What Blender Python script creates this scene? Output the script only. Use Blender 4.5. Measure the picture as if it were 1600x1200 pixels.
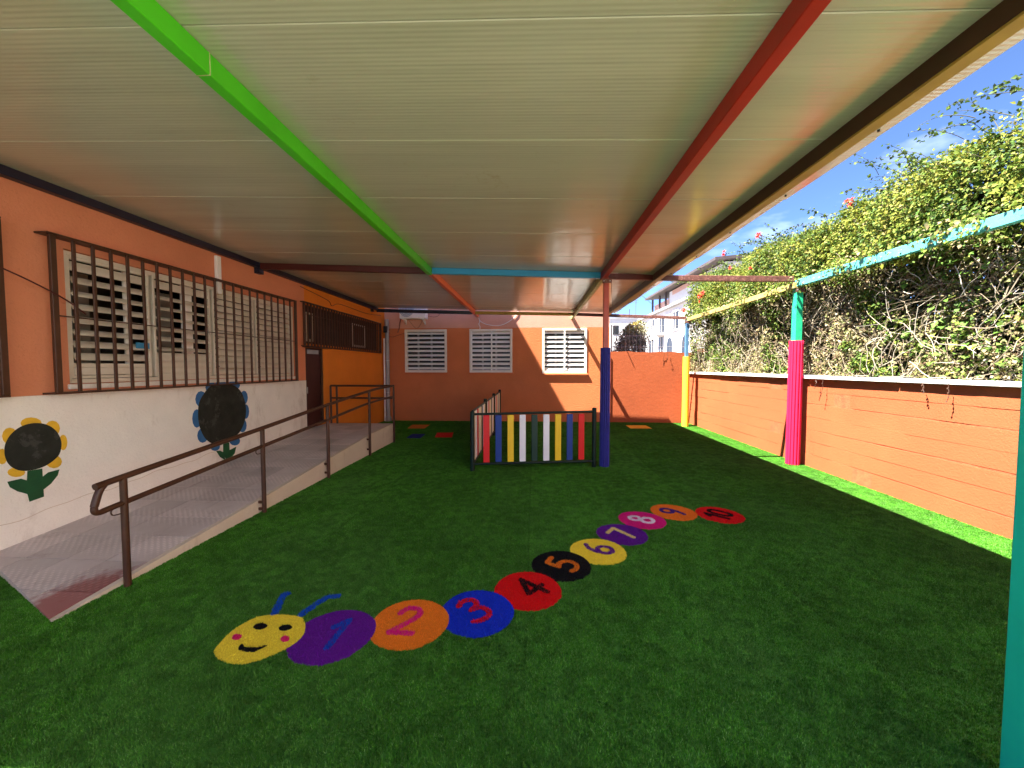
import bpy, bmesh, math, random
import numpy as np
from mathutils import Vector, Matrix

for o in list(bpy.data.objects):
    bpy.data.objects.remove(o)
scene = bpy.context.scene
COL = scene.collection
rng = np.random.default_rng(7)
random.seed(7)
R = math.radians

# ---------------------------------------------------------------- camera
cam = bpy.data.cameras.new('camera')
cam.sensor_width = 36.0
cam.lens = 36.0 * 600.0 / 1600.0
cam.clip_start = 0.02
cam.clip_end = 3000.0
cam_ob = bpy.data.objects.new('camera', cam)
COL.objects.link(cam_ob)
cam_ob.location = (0, 0, 1.7)
cam_ob.rotation_euler = (R(90 - 2.477), 0, R(3.338))
scene.camera = cam_ob

# ---------------------------------------------------------------- sky and sun
SUN_TRAVEL = Vector((0.56, 0.213, -1.0)).normalized()
to_sun = -SUN_TRAVEL
SUN_ELEV = math.asin(to_sun.z)
SUN_AZ = math.atan2(to_sun.x, to_sun.y)          # clockwise from +Y
world = bpy.data.worlds.new('World')
scene.world = world
world.use_nodes = True
wn = world.node_tree.nodes
wl = world.node_tree.links
wn.clear()
w_out = wn.new('ShaderNodeOutputWorld')
w_bg = wn.new('ShaderNodeBackground')
w_sky = wn.new('ShaderNodeTexSky')
w_sky.sky_type = 'NISHITA'
w_sky.sun_disc = False
w_sky.sun_elevation = SUN_ELEV
w_sky.sun_rotation = SUN_AZ
w_sky.altitude = 5000
w_sky.air_density = 0.42
w_sky.dust_density = 0.0
w_sky.ozone_density = 5.0
w_bg.inputs['Strength'].default_value = 0.05
# thin streaks of cirrus over the whole sky
w_tc = wn.new('ShaderNodeTexCoord')
w_map = wn.new('ShaderNodeMapping')
w_map.inputs['Rotation'].default_value = (0.3, 0.2, 0.9)
w_map.inputs['Scale'].default_value = (1.0, 7.0, 10.0)
w_noise = wn.new('ShaderNodeTexNoise')
w_noise.inputs['Scale'].default_value = 1.6
w_noise.inputs['Detail'].default_value = 6
w_ramp = wn.new('ShaderNodeValToRGB')
w_ramp.color_ramp.elements[0].position = 0.58
w_ramp.color_ramp.elements[1].position = 0.85
w_ramp.color_ramp.elements[1].color = (0.17, 0.17, 0.17, 1)
w_mix = wn.new('ShaderNodeMixRGB')
w_mix.inputs['Color2'].default_value = (7.0, 7.4, 8.0, 1)
wl.new(w_tc.outputs['Generated'], w_map.inputs['Vector'])
wl.new(w_map.outputs['Vector'], w_noise.inputs['Vector'])
wl.new(w_noise.outputs['Fac'], w_ramp.inputs['Fac'])
wl.new(w_ramp.outputs['Color'], w_mix.inputs['Fac'])
wl.new(w_sky.outputs['Color'], w_mix.inputs['Color1'])
wl.new(w_mix.outputs['Color'], w_bg.inputs['Color'])
wl.new(w_bg.outputs['Background'], w_out.inputs['Surface'])

sun = bpy.data.lights.new('sun', 'SUN')
sun.energy = 2.0
sun.angle = R(0.5)
sun.color = (1.0, 0.96, 0.89)
sun_ob = bpy.data.objects.new('sun', sun)
COL.objects.link(sun_ob)
sun_ob.location = (-12, -6, 25)
sun_ob.rotation_euler = SUN_TRAVEL.to_track_quat('-Z', 'Y').to_euler()

vs = scene.view_settings
vs.view_transform = 'Standard'
vs.look = 'None'
vs.gamma = 1.0
vs.use_curve_mapping = False
vs.exposure = 4.15
scene.render.engine = 'CYCLES'
cy = scene.cycles
cy.max_bounces = 10
cy.diffuse_bounces = 7
cy.glossy_bounces = 4
cy.transmission_bounces = 4
cy.transparent_max_bounces = 6
cy.caustics_reflective = False
cy.caustics_refractive = False
cy.sample_clamp_indirect = 6.0
cy.use_denoising = True

# ---------------------------------------------------------------- material helpers
def new_mat(name):
    m = bpy.data.materials.new(name)
    m.use_nodes = True
    nt = m.node_tree
    b = nt.nodes['Principled BSDF']
    return m, nt, b

def noise_node(nt, scale, detail=5.0, rough=0.55, coord='Object', stretch=None, dist=0.0):
    tc = nt.nodes.new('ShaderNodeTexCoord')
    n = nt.nodes.new('ShaderNodeTexNoise')
    n.inputs['Scale'].default_value = scale
    n.inputs['Detail'].default_value = detail
    n.inputs['Roughness'].default_value = rough
    n.inputs['Distortion'].default_value = dist
    if coord == 'World':
        src = nt.nodes.new('ShaderNodeNewGeometry').outputs['Position']
    else:
        src = tc.outputs[coord]
    if stretch:
        mp = nt.nodes.new('ShaderNodeMapping')
        mp.inputs['Scale'].default_value = stretch
        nt.links.new(src, mp.inputs['Vector'])
        src = mp.outputs['Vector']
    nt.links.new(src, n.inputs['Vector'])
    return n

def ramp_node(nt, src, stops):
    r = nt.nodes.new('ShaderNodeValToRGB')
    e = r.color_ramp.elements
    while len(e) < len(stops):
        e.new(0.5)
    for i, (p, c) in enumerate(stops):
        e[i].position = p
        e[i].color = (c[0], c[1], c[2], 1) if not isinstance(c, (int, float)) else (c, c, c, 1)
    nt.links.new(src, r.inputs['Fac'])
    return r

def mixrgb(nt, fac, a, b, mode='MIX'):
    m = nt.nodes.new('ShaderNodeMixRGB')
    m.blend_type = mode
    for sock, v in ((m.inputs['Fac'], fac), (m.inputs['Color1'], a), (m.inputs['Color2'], b)):
        if isinstance(v, (int, float)):
            sock.default_value = v
        elif isinstance(v, tuple):
            sock.default_value = (v[0], v[1], v[2], 1)
        else:
            nt.links.new(v, sock)
    return m

def bump(nt, b, src, strength, dist):
    bp = nt.nodes.new('ShaderNodeBump')
    bp.inputs['Strength'].default_value = strength
    bp.inputs['Distance'].default_value = dist
    nt.links.new(src, bp.inputs['Height'])
    prev = b.inputs['Normal']
    if prev.is_linked:
        nt.links.new(prev.links[0].from_socket, bp.inputs['Normal'])
    nt.links.new(bp.outputs['Normal'], prev)

def paint(name, c, rough=0.5, var=0.12, scale=3.0, bumpd=0.0, bscale=60.0, spec=0.4, wear=None, wscale=9.0, wpos=0.66, metallic=0.0):
    """a painted or plain surface: colour with soft variation, fine relief, optional chips of a second colour"""
    m, nt, b = new_mat(name)
    n = noise_node(nt, scale, 6, 0.6, 'World')
    lo = tuple(max(0.0, x * (1 - var)) for x in c)
    hi = tuple(min(1.0, x * (1 + var)) for x in c)
    r = ramp_node(nt, n.outputs['Fac'], [(0.3, lo), (0.7, hi)])
    out = r.outputs['Color']
    if wear:
        w = noise_node(nt, wscale, 8, 0.7, 'World')
        wr = ramp_node(nt, w.outputs['Fac'], [(wpos, 0.0), (wpos + 0.04, 1.0)])
        out = mixrgb(nt, wr.outputs['Color'], out, wear).outputs['Color']
    nt.links.new(out, b.inputs['Base Color'])
    b.inputs['Roughness'].default_value = rough
    b.inputs['Metallic'].default_value = metallic
    b.inputs['Specular IOR Level'].default_value = spec
    if bumpd:
        bn = noise_node(nt, bscale, 4, 0.6, 'World')
        bump(nt, b, bn.outputs['Fac'], 1.0, bumpd)
    return m

def stucco(name, c, stain, base_stain=None, var=0.10, bumpd=0.006, bscale=35, stain_pos=0.62, trowel=None):
    """painted render: trowel marks, blotches of a second tone, streaks"""
    m, nt, b = new_mat(name)
    n = noise_node(nt, 0.9, 8, 0.62, 'World')
    r = ramp_node(nt, n.outputs['Fac'], [(0.3, tuple(x * (1 - var) for x in c)), (0.7, tuple(min(1, x * (1 + var)) for x in c))])
    s = noise_node(nt, 2.6, 9, 0.72, 'World', stretch=(1, 1, 0.45), dist=0.4)
    sr = ramp_node(nt, s.outputs['Fac'], [(stain_pos, 0.0), (stain_pos + 0.16, 0.75)])
    mx = mixrgb(nt, sr.outputs['Color'], r.outputs['Color'], stain)
    d = noise_node(nt, 55, 3, 0.6, 'World')
    dr = ramp_node(nt, d.outputs['Fac'], [(0.28, 0.80), (0.42, 1.0)])
    mx2 = mixrgb(nt, 0.55, mx.outputs['Color'], dr.outputs['Color'], 'MULTIPLY')
    nt.links.new(mx2.outputs['Color'], b.inputs['Base Color'])
    b.inputs['Roughness'].default_value = 0.72
    b.inputs['Specular IOR Level'].default_value = 0.25
    t = noise_node(nt, bscale, 6, 0.65, 'World', stretch=trowel)
    bump(nt, b, t.outputs['Fac'], 1.0, bumpd)
    g = noise_node(nt, 160, 2, 0.5, 'World')
    bump(nt, b, g.outputs['Fac'], 0.6, bumpd * 0.35)
    return m

M = {}
M['orange'] = stucco('orange_wall_paint', (0.66, 0.24, 0.125), (0.58, 0.20, 0.095))
M['orange_shaded'] = stucco('shaded_orange_wall_paint', (0.72, 0.215, 0.022), (0.62, 0.17, 0.016))  # far stretch of the same wall; its deeper shading is set in the colour
M['orange_back'] = stucco('orange_back_wall_paint', (0.58, 0.170, 0.058), (0.50, 0.135, 0.042), bscale=14, bumpd=0.010, trowel=(1, 1, 2.2))
M['pink'] = stucco('faded_pink_wall_paint', (0.62, 0.30, 0.21), (0.62, 0.36, 0.27))
M['orange_low'] = stucco('rough_orange_wall_paint', (0.35, 0.082, 0.027), (0.30, 0.066, 0.019), bscale=8, bumpd=0.005, trowel=(1, 1, 1.6))
M['block'] = stucco('painted_block', (0.33, 0.085, 0.031), (0.36, 0.10, 0.042), bscale=40, bumpd=0.005, stain_pos=0.68)
M['mortar'] = paint('painted_mortar', (0.33, 0.08, 0.028), 0.85, 0.25, 12, 0.006, 50)
M['dado'] = stucco('chalky_white_wall_paint', (0.82, 0.77, 0.71), (0.58, 0.50, 0.43), stain_pos=0.54, bumpd=0.004)
M['cap'] = stucco('white_coping_paint', (0.78, 0.76, 0.72), (0.45, 0.42, 0.38), bumpd=0.004, stain_pos=0.66)
M['brown'] = paint('brown_enamel', (0.060, 0.023, 0.011), 0.45, 0.25, 6, 0.0015, 60, 0.35, wear=(0.13, 0.055, 0.025), wscale=14, wpos=0.68)
M['maroon'] = paint('maroon_door_paint', (0.052, 0.012, 0.010), 0.5, 0.2, 5, 0.001, 40)
M['dark_panel'] = paint('dark_brown_panel', (0.016, 0.006, 0.005), 0.6, 0.3, 5)
M['darkred'] = paint('dark_red_beam_paint', (0.070, 0.010, 0.008), 0.42, 0.15, 4, 0.001, 50)
M['rust'] = paint('rusted_brown_steel', (0.16, 0.062, 0.045), 0.7, 0.35, 16, 0.003, 60, 0.3, wear=(0.30, 0.13, 0.10), wscale=22, wpos=0.55)
M['navy'] = paint('navy_beam_paint', (0.012, 0.012, 0.030), 0.4, 0.2, 5)
M['green_beam'] = paint('bright_green_beam_paint', (0.065, 0.50, 0.010), 0.42, 0.08, 3, 0.0008, 30)
M['red_beam'] = paint('red_beam_paint', (0.34, 0.016, 0.009), 0.45, 0.15, 3, 0.0008, 30, 0.3, wear=(0.44, 0.06, 0.03), wscale=7, wpos=0.66)
M['orange_beam'] = paint('orange_beam_paint', (0.72, 0.13, 0.02), 0.36, 0.08, 3)
M['cyan_beam'] = paint('sky_blue_beam_paint', (0.03, 0.27, 0.52), 0.36, 0.08, 3, 0.0008, 30)
M['olive_beam'] = paint('olive_yellow_beam_paint', (0.36, 0.24, 0.03), 0.45, 0.15, 4)
M['yellow_beam'] = paint('flaking_yellow_beam_paint', (0.46, 0.35, 0.10), 0.6, 0.15, 6, 0.002, 60, wear=(0.34, 0.25, 0.16), wscale=16, wpos=0.56)
M['teal_beam'] = paint('flaking_teal_beam_paint', (0.10, 0.44, 0.44), 0.55, 0.15, 6, 0.002, 60, wear=(0.04, 0.09, 0.09), wscale=14, wpos=0.60)
M['edge_beam'] = paint('edge_beam_brown', (0.050, 0.020, 0.008), 0.5, 0.2, 4)
M['edge_lip'] = paint('edge_lip_yellow', (0.32, 0.20, 0.035), 0.5, 0.15, 4)
M['lime_beam'] = paint('weathered_lime_beam', (0.40, 0.46, 0.20), 0.55, 0.25, 8, 0.002, 50, wear=(0.12, 0.10, 0.05), wscale=14, wpos=0.58)
M['teal_post'] = paint('teal_post_paint', (0.012, 0.56, 0.36), 0.4, 0.06, 3, 0.0008, 30)
M['green_post'] = paint('green_post_paint', (0.02, 0.40, 0.19), 0.4, 0.10, 6, 0.001, 40, wear=(0.05, 0.16, 0.09), wscale=12, wpos=0.64)
M['blue_post'] = paint('faded_blue_post_paint', (0.07, 0.16, 0.27), 0.5, 0.2, 8, 0.001, 40, wear=(0.28, 0.33, 0.36), wscale=12, wpos=0.62)
M['redpost'] = paint('brick_red_post_paint', (0.42, 0.06, 0.032), 0.4, 0.10, 5, 0.0008, 30)
M['pad_blue'] = paint('violet_blue_foam', (0.030, 0.028, 0.20), 0.6, 0.1, 8, 0.001, 120, 0.25)
M['pad_red'] = paint('crimson_foam', (0.70, 0.012, 0.060), 0.6, 0.08, 8, 0.001, 120, 0.25)
M['pad_yellow'] = paint('yellow_foam', (0.80, 0.52, 0.035), 0.6, 0.08, 8, 0.001, 120, 0.25)
M['cream'] = paint('cream_aluminium', (0.72, 0.66, 0.56), 0.4, 0.08, 4, 0.0006, 60, 0.45, wear=(0.46, 0.40, 0.32), wscale=10, wpos=0.72)
M['white'] = paint('white_lacquer', (0.84, 0.82, 0.78), 0.4, 0.06, 4, 0.0006, 60, 0.45, wear=(0.50, 0.45, 0.38), wscale=9, wpos=0.74)
M['grey_pipe'] = paint('grey_plastic_pipe', (0.30, 0.29, 0.28), 0.5, 0.12, 5)
M['galv'] = paint('galvanised_steel', (0.42, 0.42, 0.42), 0.45, 0.15, 8, metallic=0.6)
M['dark_metal'] = paint('black_green_enamel', (0.004, 0.015, 0.010), 0.5, 0.2, 6, spec=0.25)
M['black'] = paint('black_rubber', (0.012, 0.012, 0.012), 0.6, 0.2, 6)
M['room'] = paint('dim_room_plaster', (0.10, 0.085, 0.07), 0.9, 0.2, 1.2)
M['room_stuff'] = paint('room_furniture', (0.30, 0.28, 0.24), 0.7, 0.3, 2.0)
M['slat_red'] = paint('red_slat', (0.62, 0.006, 0.006), 0.5, 0.06, 4)
M['slat_blue'] = paint('blue_slat', (0.004, 0.032, 0.20), 0.5, 0.06, 4)
M['slat_yellow'] = paint('yellow_slat', (0.80, 0.50, 0.012), 0.45, 0.06, 4)
M['slat_white'] = paint('white_slat', (0.78, 0.75, 0.74), 0.45, 0.05, 4)
M['slat_green'] = paint('dark_green_slat', (0.002, 0.028, 0.016), 0.5, 0.1, 4)
M['slat_cream'] = paint('cream_slat', (0.78, 0.66, 0.45), 0.45, 0.06, 4)
M['chalk'] = paint('blackboard_paint', (0.021, 0.022, 0.017), 0.75, 0.35, 7, 0.001, 60, 0.25, wear=(0.048, 0.048, 0.042), wscale=5, wpos=0.56)
M['petal_yellow'] = paint('painted_yellow_petal', (0.72, 0.42, 0.025), 0.65, 0.15, 9, 0.001, 60, wear=(0.75, 0.60, 0.30), wscale=20, wpos=0.66)
M['petal_blue'] = paint('painted_blue_petal', (0.030, 0.13, 0.32), 0.65, 0.15, 9, 0.001, 60)
M['leaf_paint'] = paint('painted_green_leaf', (0.008, 0.075, 0.024), 0.65, 0.2, 9, 0.001, 60)
M['concrete'] = stucco('pale_concrete_edge', (0.60, 0.50, 0.40), (0.42, 0.32, 0.24), bumpd=0.008, bscale=22, stain_pos=0.56)
M['house_white'] = stucco('white_house_render', (0.60, 0.58, 0.56), (0.46, 0.43, 0.41), bumpd=0.004)
M['bounce_building_white'] = stucco('bounce_building_render', (0.80, 0.78, 0.74), (0.70, 0.67, 0.62), bumpd=0.004)
M['house_terra'] = stucco('terracotta_house_render', (0.55, 0.32, 0.24), (0.45, 0.25, 0.18), bumpd=0.004)
M['house_grey'] = paint('grey_house_trim', (0.30, 0.30, 0.31), 0.7, 0.15, 2)
M['roof_dark'] = paint('dark_roof_edge', (0.08, 0.06, 0.055), 0.7, 0.2, 3)
M['glass_dark'] = paint('dark_window_pane', (0.022, 0.023, 0.025), 0.35, 0.2, 2, spec=0.25)
M['ac_fan'] = paint('grey_fan_grille', (0.34, 0.37, 0.42), 0.5, 0.1, 5)
M['ground'] = paint('bare_ground', (0.24, 0.20, 0.16), 0.9, 0.25, 0.6, 0.01, 20)
M['added_patio'] = stucco('added_bounce_paving', (0.14, 0.15, 0.10), (0.11, 0.12, 0.08), bumpd=0.004)
M['brick_back'] = stucco('neighbour_wall_render', (0.42, 0.17, 0.085), (0.30, 0.13, 0.07))

# lacquered sheet ceiling: pale, a little glossy, fine ribs running across the canopy
def ceiling_mat():
    m, nt, b = new_mat('lacquered_sheet_ceiling')
    geo = nt.nodes.new('ShaderNodeNewGeometry')
    n = noise_node(nt, 1.0, 6, 0.6, 'World', stretch=(0.25, 3.0, 1))
    r = ramp_node(nt, n.outputs['Fac'], [(0.3, (0.46, 0.44, 0.37)), (0.7, (0.55, 0.525, 0.44))])
    d = noise_node(nt, 1.0, 6, 0.65, 'World', stretch=(0.5, 45, 1))
    dr = ramp_node(nt, d.outputs['Fac'], [(0.30, 0.80), (0.45, 1.0)])
    mx = mixrgb(nt, 0.6, r.outputs['Color'], dr.outputs['Color'], 'MULTIPLY')
    s = noise_node(nt, 2.2, 9, 0.75, 'World')
    sr = ramp_node(nt, s.outputs['Fac'], [(0.62, 0.0), (0.76, 0.55)])
    mx2 = mixrgb(nt, sr.outputs['Color'], mx.outputs['Color'], (0.36, 0.29, 0.18))
    nt.links.new(mx2.outputs['Color'], b.inputs['Base Color'])
    b.inputs['Roughness'].default_value = 0.15
    b.inputs['Specular IOR Level'].default_value = 0.7
    sep = nt.nodes.new('ShaderNodeSeparateXYZ')
    nt.links.new(geo.outputs['Position'], sep.inputs['Vector'])
    w = nt.nodes.new('ShaderNodeMath'); w.operation = 'MULTIPLY'; w.inputs[1].default_value = 2 * math.pi / 0.030
    nt.links.new(sep.outputs['Y'], w.inputs[0])
    sn = nt.nodes.new('ShaderNodeMath'); sn.operation = 'SINE'
    nt.links.new(w.outputs[0], sn.inputs[0])
    bump(nt, b, sn.outputs[0], 1.0, 0.00025)
    wob = noise_node(nt, 1.0, 3, 0.5, 'World', stretch=(1.3, 5, 1))
    bump(nt, b, wob.outputs['Fac'], 1.0, 0.004)
    return m
M['ceiling'] = ceiling_mat()

def tile_mat():
    """ribbed outdoor tile with a dusty wash and one corner of old red paint"""
    m, nt, b = new_mat('mauve_ramp_tile')
    n = noise_node(nt, 2.0, 8, 0.7, 'World')
    r = ramp_node(nt, n.outputs['Fac'], [(0.3, (0.56, 0.455, 0.425)), (0.7, (0.72, 0.61, 0.585))])
    s = noise_node(nt, 3.4, 8, 0.75, 'World')
    sr = ramp_node(nt, s.outputs['Fac'], [(0.58, 0.0), (0.72, 0.7)])
    mx = mixrgb(nt, sr.outputs['Color'], r.outputs['Color'], (0.36, 0.24, 0.21))
    # old red paint near the foot of the ramp
    geo = nt.nodes.new('ShaderNodeNewGeometry')
    sub = nt.nodes.new('ShaderNodeVectorMath'); sub.operation = 'SUBTRACT'
    sub.inputs[1].default_value = (-3.27, 2.47, 0.02)
    nt.links.new(geo.outputs['Position'], sub.inputs[0])
    mp = nt.nodes.new('ShaderNodeMapping'); mp.inputs['Scale'].default_value = (3.0, 2.3, 1); mp.inputs['Rotation'].default_value = (0, 0, R(0))
    nt.links.new(sub.outputs[0], mp.inputs['Vector'])
    ln = nt.nodes.new('ShaderNodeVectorMath'); ln.operation = 'LENGTH'
    nt.links.new(mp.outputs['Vector'], ln.inputs[0])
    wn2 = noise_node(nt, 14, 5, 0.6, 'World')
    ad = nt.nodes.new('ShaderNodeMath'); ad.operation = 'ADD'
    nt.links.new(ln.outputs['Value'], ad.inputs[0]); nt.links.new(wn2.outputs['Fac'], ad.inputs[1])
    pr = ramp_node(nt, ad.outputs[0], [(0.0, 0.85), (1.0, 0.0)])
    pr.color_ramp.elements[0].position = 0.75
    mul = nt.nodes.new('ShaderNodeMath'); mul.operation = 'MULTIPLY'; mul.inputs[1].default_value = 0.62
    nt.links.new(ad.outputs[0], mul.inputs[0]); nt.links.new(mul.outputs[0], pr.inputs['Fac'])
    mx2 = mixrgb(nt, pr.outputs['Color'], mx.outputs['Color'], (0.30, 0.045, 0.040))
    oi_ = nt.nodes.new('ShaderNodeObjectInfo')
    tr_ = ramp_node(nt, oi_.outputs['Random'], [(0.0, 0.84), (1.0, 1.10)])
    mx2 = mixrgb(nt, 1.0, mx2.outputs['Color'], tr_.outputs['Color'], 'MULTIPLY')
    # little raised studs, in diagonal rows
    mp2 = nt.nodes.new('ShaderNodeMapping'); mp2.inputs['Rotation'].default_value = (0, 0, R(45)); mp2.inputs['Scale'].default_value = (24, 24, 24)
    nt.links.new(geo.outputs['Position'], mp2.inputs['Vector'])
    vo = nt.nodes.new('ShaderNodeTexVoronoi'); vo.inputs['Randomness'].default_value = 0.0; vo.inputs['Scale'].default_value = 1.0
    nt.links.new(mp2.outputs['Vector'], vo.inputs['Vector'])
    st = ramp_node(nt, vo.outputs['Distance'], [(0.22, 1.0), (0.42, 0.0)])
    cm = mixrgb(nt, st.outputs['Color'], mixrgb(nt, 1.0, mx2.outputs['Color'], (0.80, 0.80, 0.80), 'MULTIPLY').outputs['Color'], mx2.outputs['Color'])
    nt.links.new(cm.outputs['Color'], b.inputs['Base Color'])
    bump(nt, b, st.outputs['Color'], 1.0, 0.004)
    b.inputs['Roughness'].default_value = 0.55
    return m
M['tile'] = tile_mat()

def attr_mat(name, rough, spec, trans=0.0, mottle=0.0, nap_sheen=False):
    """colour from the mesh's own per-leaf or per-blade colour"""
    m, nt, b = new_mat(name)
    a = nt.nodes.new('ShaderNodeVertexColor'); a.layer_name = 'Col'
    out = a.outputs['Color']
    if mottle:
        n = noise_node(nt, 1.3, 6, 0.65, 'World')
        r = ramp_node(nt, n.outputs['Fac'], [(0.30, 1 - mottle), (0.70, 1 + mottle)])
        out = mixrgb(nt, 1.0, out, r.outputs['Color'], 'MULTIPLY').outputs['Color']
    if nap_sheen:
        n2 = noise_node(nt, 0.9, 7, 0.7, 'World', stretch=(1.0, 0.35, 1), dist=0.6)
        r2 = ramp_node(nt, n2.outputs['Fac'], [(0.48, 0.0), (0.72, 0.45)])
        out = mixrgb(nt, r2.outputs['Color'], out, (0.095, 0.20, 0.050)).outputs['Color']  # sheen of the pile painted in as paler green patches
        # rolls two metres wide, pile sheen painted as alternately darker and lighter tone
        ge = nt.nodes.new('ShaderNodeNewGeometry'); sx = nt.nodes.new('ShaderNodeSeparateXYZ')
        nt.links.new(ge.outputs['Position'], sx.inputs['Vector'])
        pp_ = nt.nodes.new('ShaderNodeMath'); pp_.operation = 'PINGPONG'; pp_.inputs[1].default_value = 2.0
        ad_ = nt.nodes.new('ShaderNodeMath'); ad_.operation = 'ADD'; ad_.inputs[1].default_value = 21.05
        nt.links.new(sx.outputs['X'], ad_.inputs[0]); nt.links.new(ad_.outputs[0], pp_.inputs[0])
        rr_ = ramp_node(nt, pp_.outputs[0], [(0.0, 0.93), (0.494, 0.93), (0.5, 0.72), (0.506, 1.06), (1.0, 1.06)])
        dv_ = nt.nodes.new('ShaderNodeMath'); dv_.operation = 'MULTIPLY'; dv_.inputs[1].default_value = 0.5
        nt.links.new(pp_.outputs[0], dv_.inputs[0]); nt.links.new(dv_.outputs[0], rr_.inputs['Fac'])
        out = mixrgb(nt, 1.0, out, rr_.outputs['Color'], 'MULTIPLY').outputs['Color']
        oi = nt.nodes.new('ShaderNodeObjectInfo')
        r3 = ramp_node(nt, oi.outputs['Random'], [(0.0, 0.68), (1.0, 1.32)])
        out = mixrgb(nt, 1.0, out, r3.outputs['Color'], 'MULTIPLY').outputs['Color']
    nt.links.new(out, b.inputs['Base Color'])
    b.inputs['Roughness'].default_value = rough
    b.inputs['Specular IOR Level'].default_value = spec
    if trans:
        t = nt.nodes.new('ShaderNodeBsdfTranslucent')
        nt.links.new(out, t.inputs['Color'])
        mx = nt.nodes.new('ShaderNodeMixShader'); mx.inputs['Fac'].default_value = trans
        nt.links.new(b.outputs[0], mx.inputs[1]); nt.links.new(t.outputs[0], mx.inputs[2])
        nt.links.new(mx.outputs[0], nt.nodes['Material Output'].inputs['Surface'])
    return m
M['leaf'] = attr_mat('vine_leaf', 0.6, 0.18, 0.25)
M['twig'] = attr_mat('dry_twig', 0.8, 0.2)
M['blade'] = attr_mat('artificial_grass_blade', 0.55, 0.12, 0.12, 0.26, True)
M['inlay'] = attr_mat('dyed_turf_blade', 0.6, 0.10, 0.08, 0.10)

def turf_base():
    m, nt, b = new_mat('turf_backing')
    n = noise_node(nt, 220, 3, 0.7, 'World')
    r = ramp_node(nt, n.outputs['Fac'], [(0.35, (0.024, 0.120, 0.005)), (0.65, (0.055, 0.215, 0.012))])
    nt.links.new(r.outputs['Color'], b.inputs['Base Color'])
    b.inputs['Roughness'].default_value = 0.8
    bump(nt, b, n.outputs['Fac'], 1.0, 0.01)
    return m
M['turf'] = turf_base()

# ---------------------------------------------------------------- object helpers
def link(name, me, mat=None, parent=None):
    o = bpy.data.objects.new(name, me)
    COL.objects.link(o)
    if mat is not None and not me.materials:
        me.materials.append(M[mat] if isinstance(mat, str) else mat)
    if parent is not None:
        o.parent = parent
        o.matrix_parent_inverse = PINV(parent)
    return o

def PINV(p):
    # world matrix of a parent chain whose members carry only locations
    m = Matrix.Identity(4)
    chain = []
    q = p
    while q is not None:
        chain.append(q)
        q = q.parent
    for q in reversed(chain):
        m = m @ q.matrix_parent_inverse @ q.matrix_basis
    return m.inverted()

def thing(name, label, cat, loc=(0, 0, 0), group=None):
    e = bpy.data.objects.new(name, None)
    COL.objects.link(e)
    e.empty_display_size = 0.1
    e.location = loc
    tag(e, label, cat, group)
    return e

def tag(o, label=None, cat=None, group=None, kind=None):
    if label: o['label'] = label
    if cat: o['category'] = cat
    if group: o['group'] = group
    if kind: o['kind'] = kind
    return o

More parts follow.
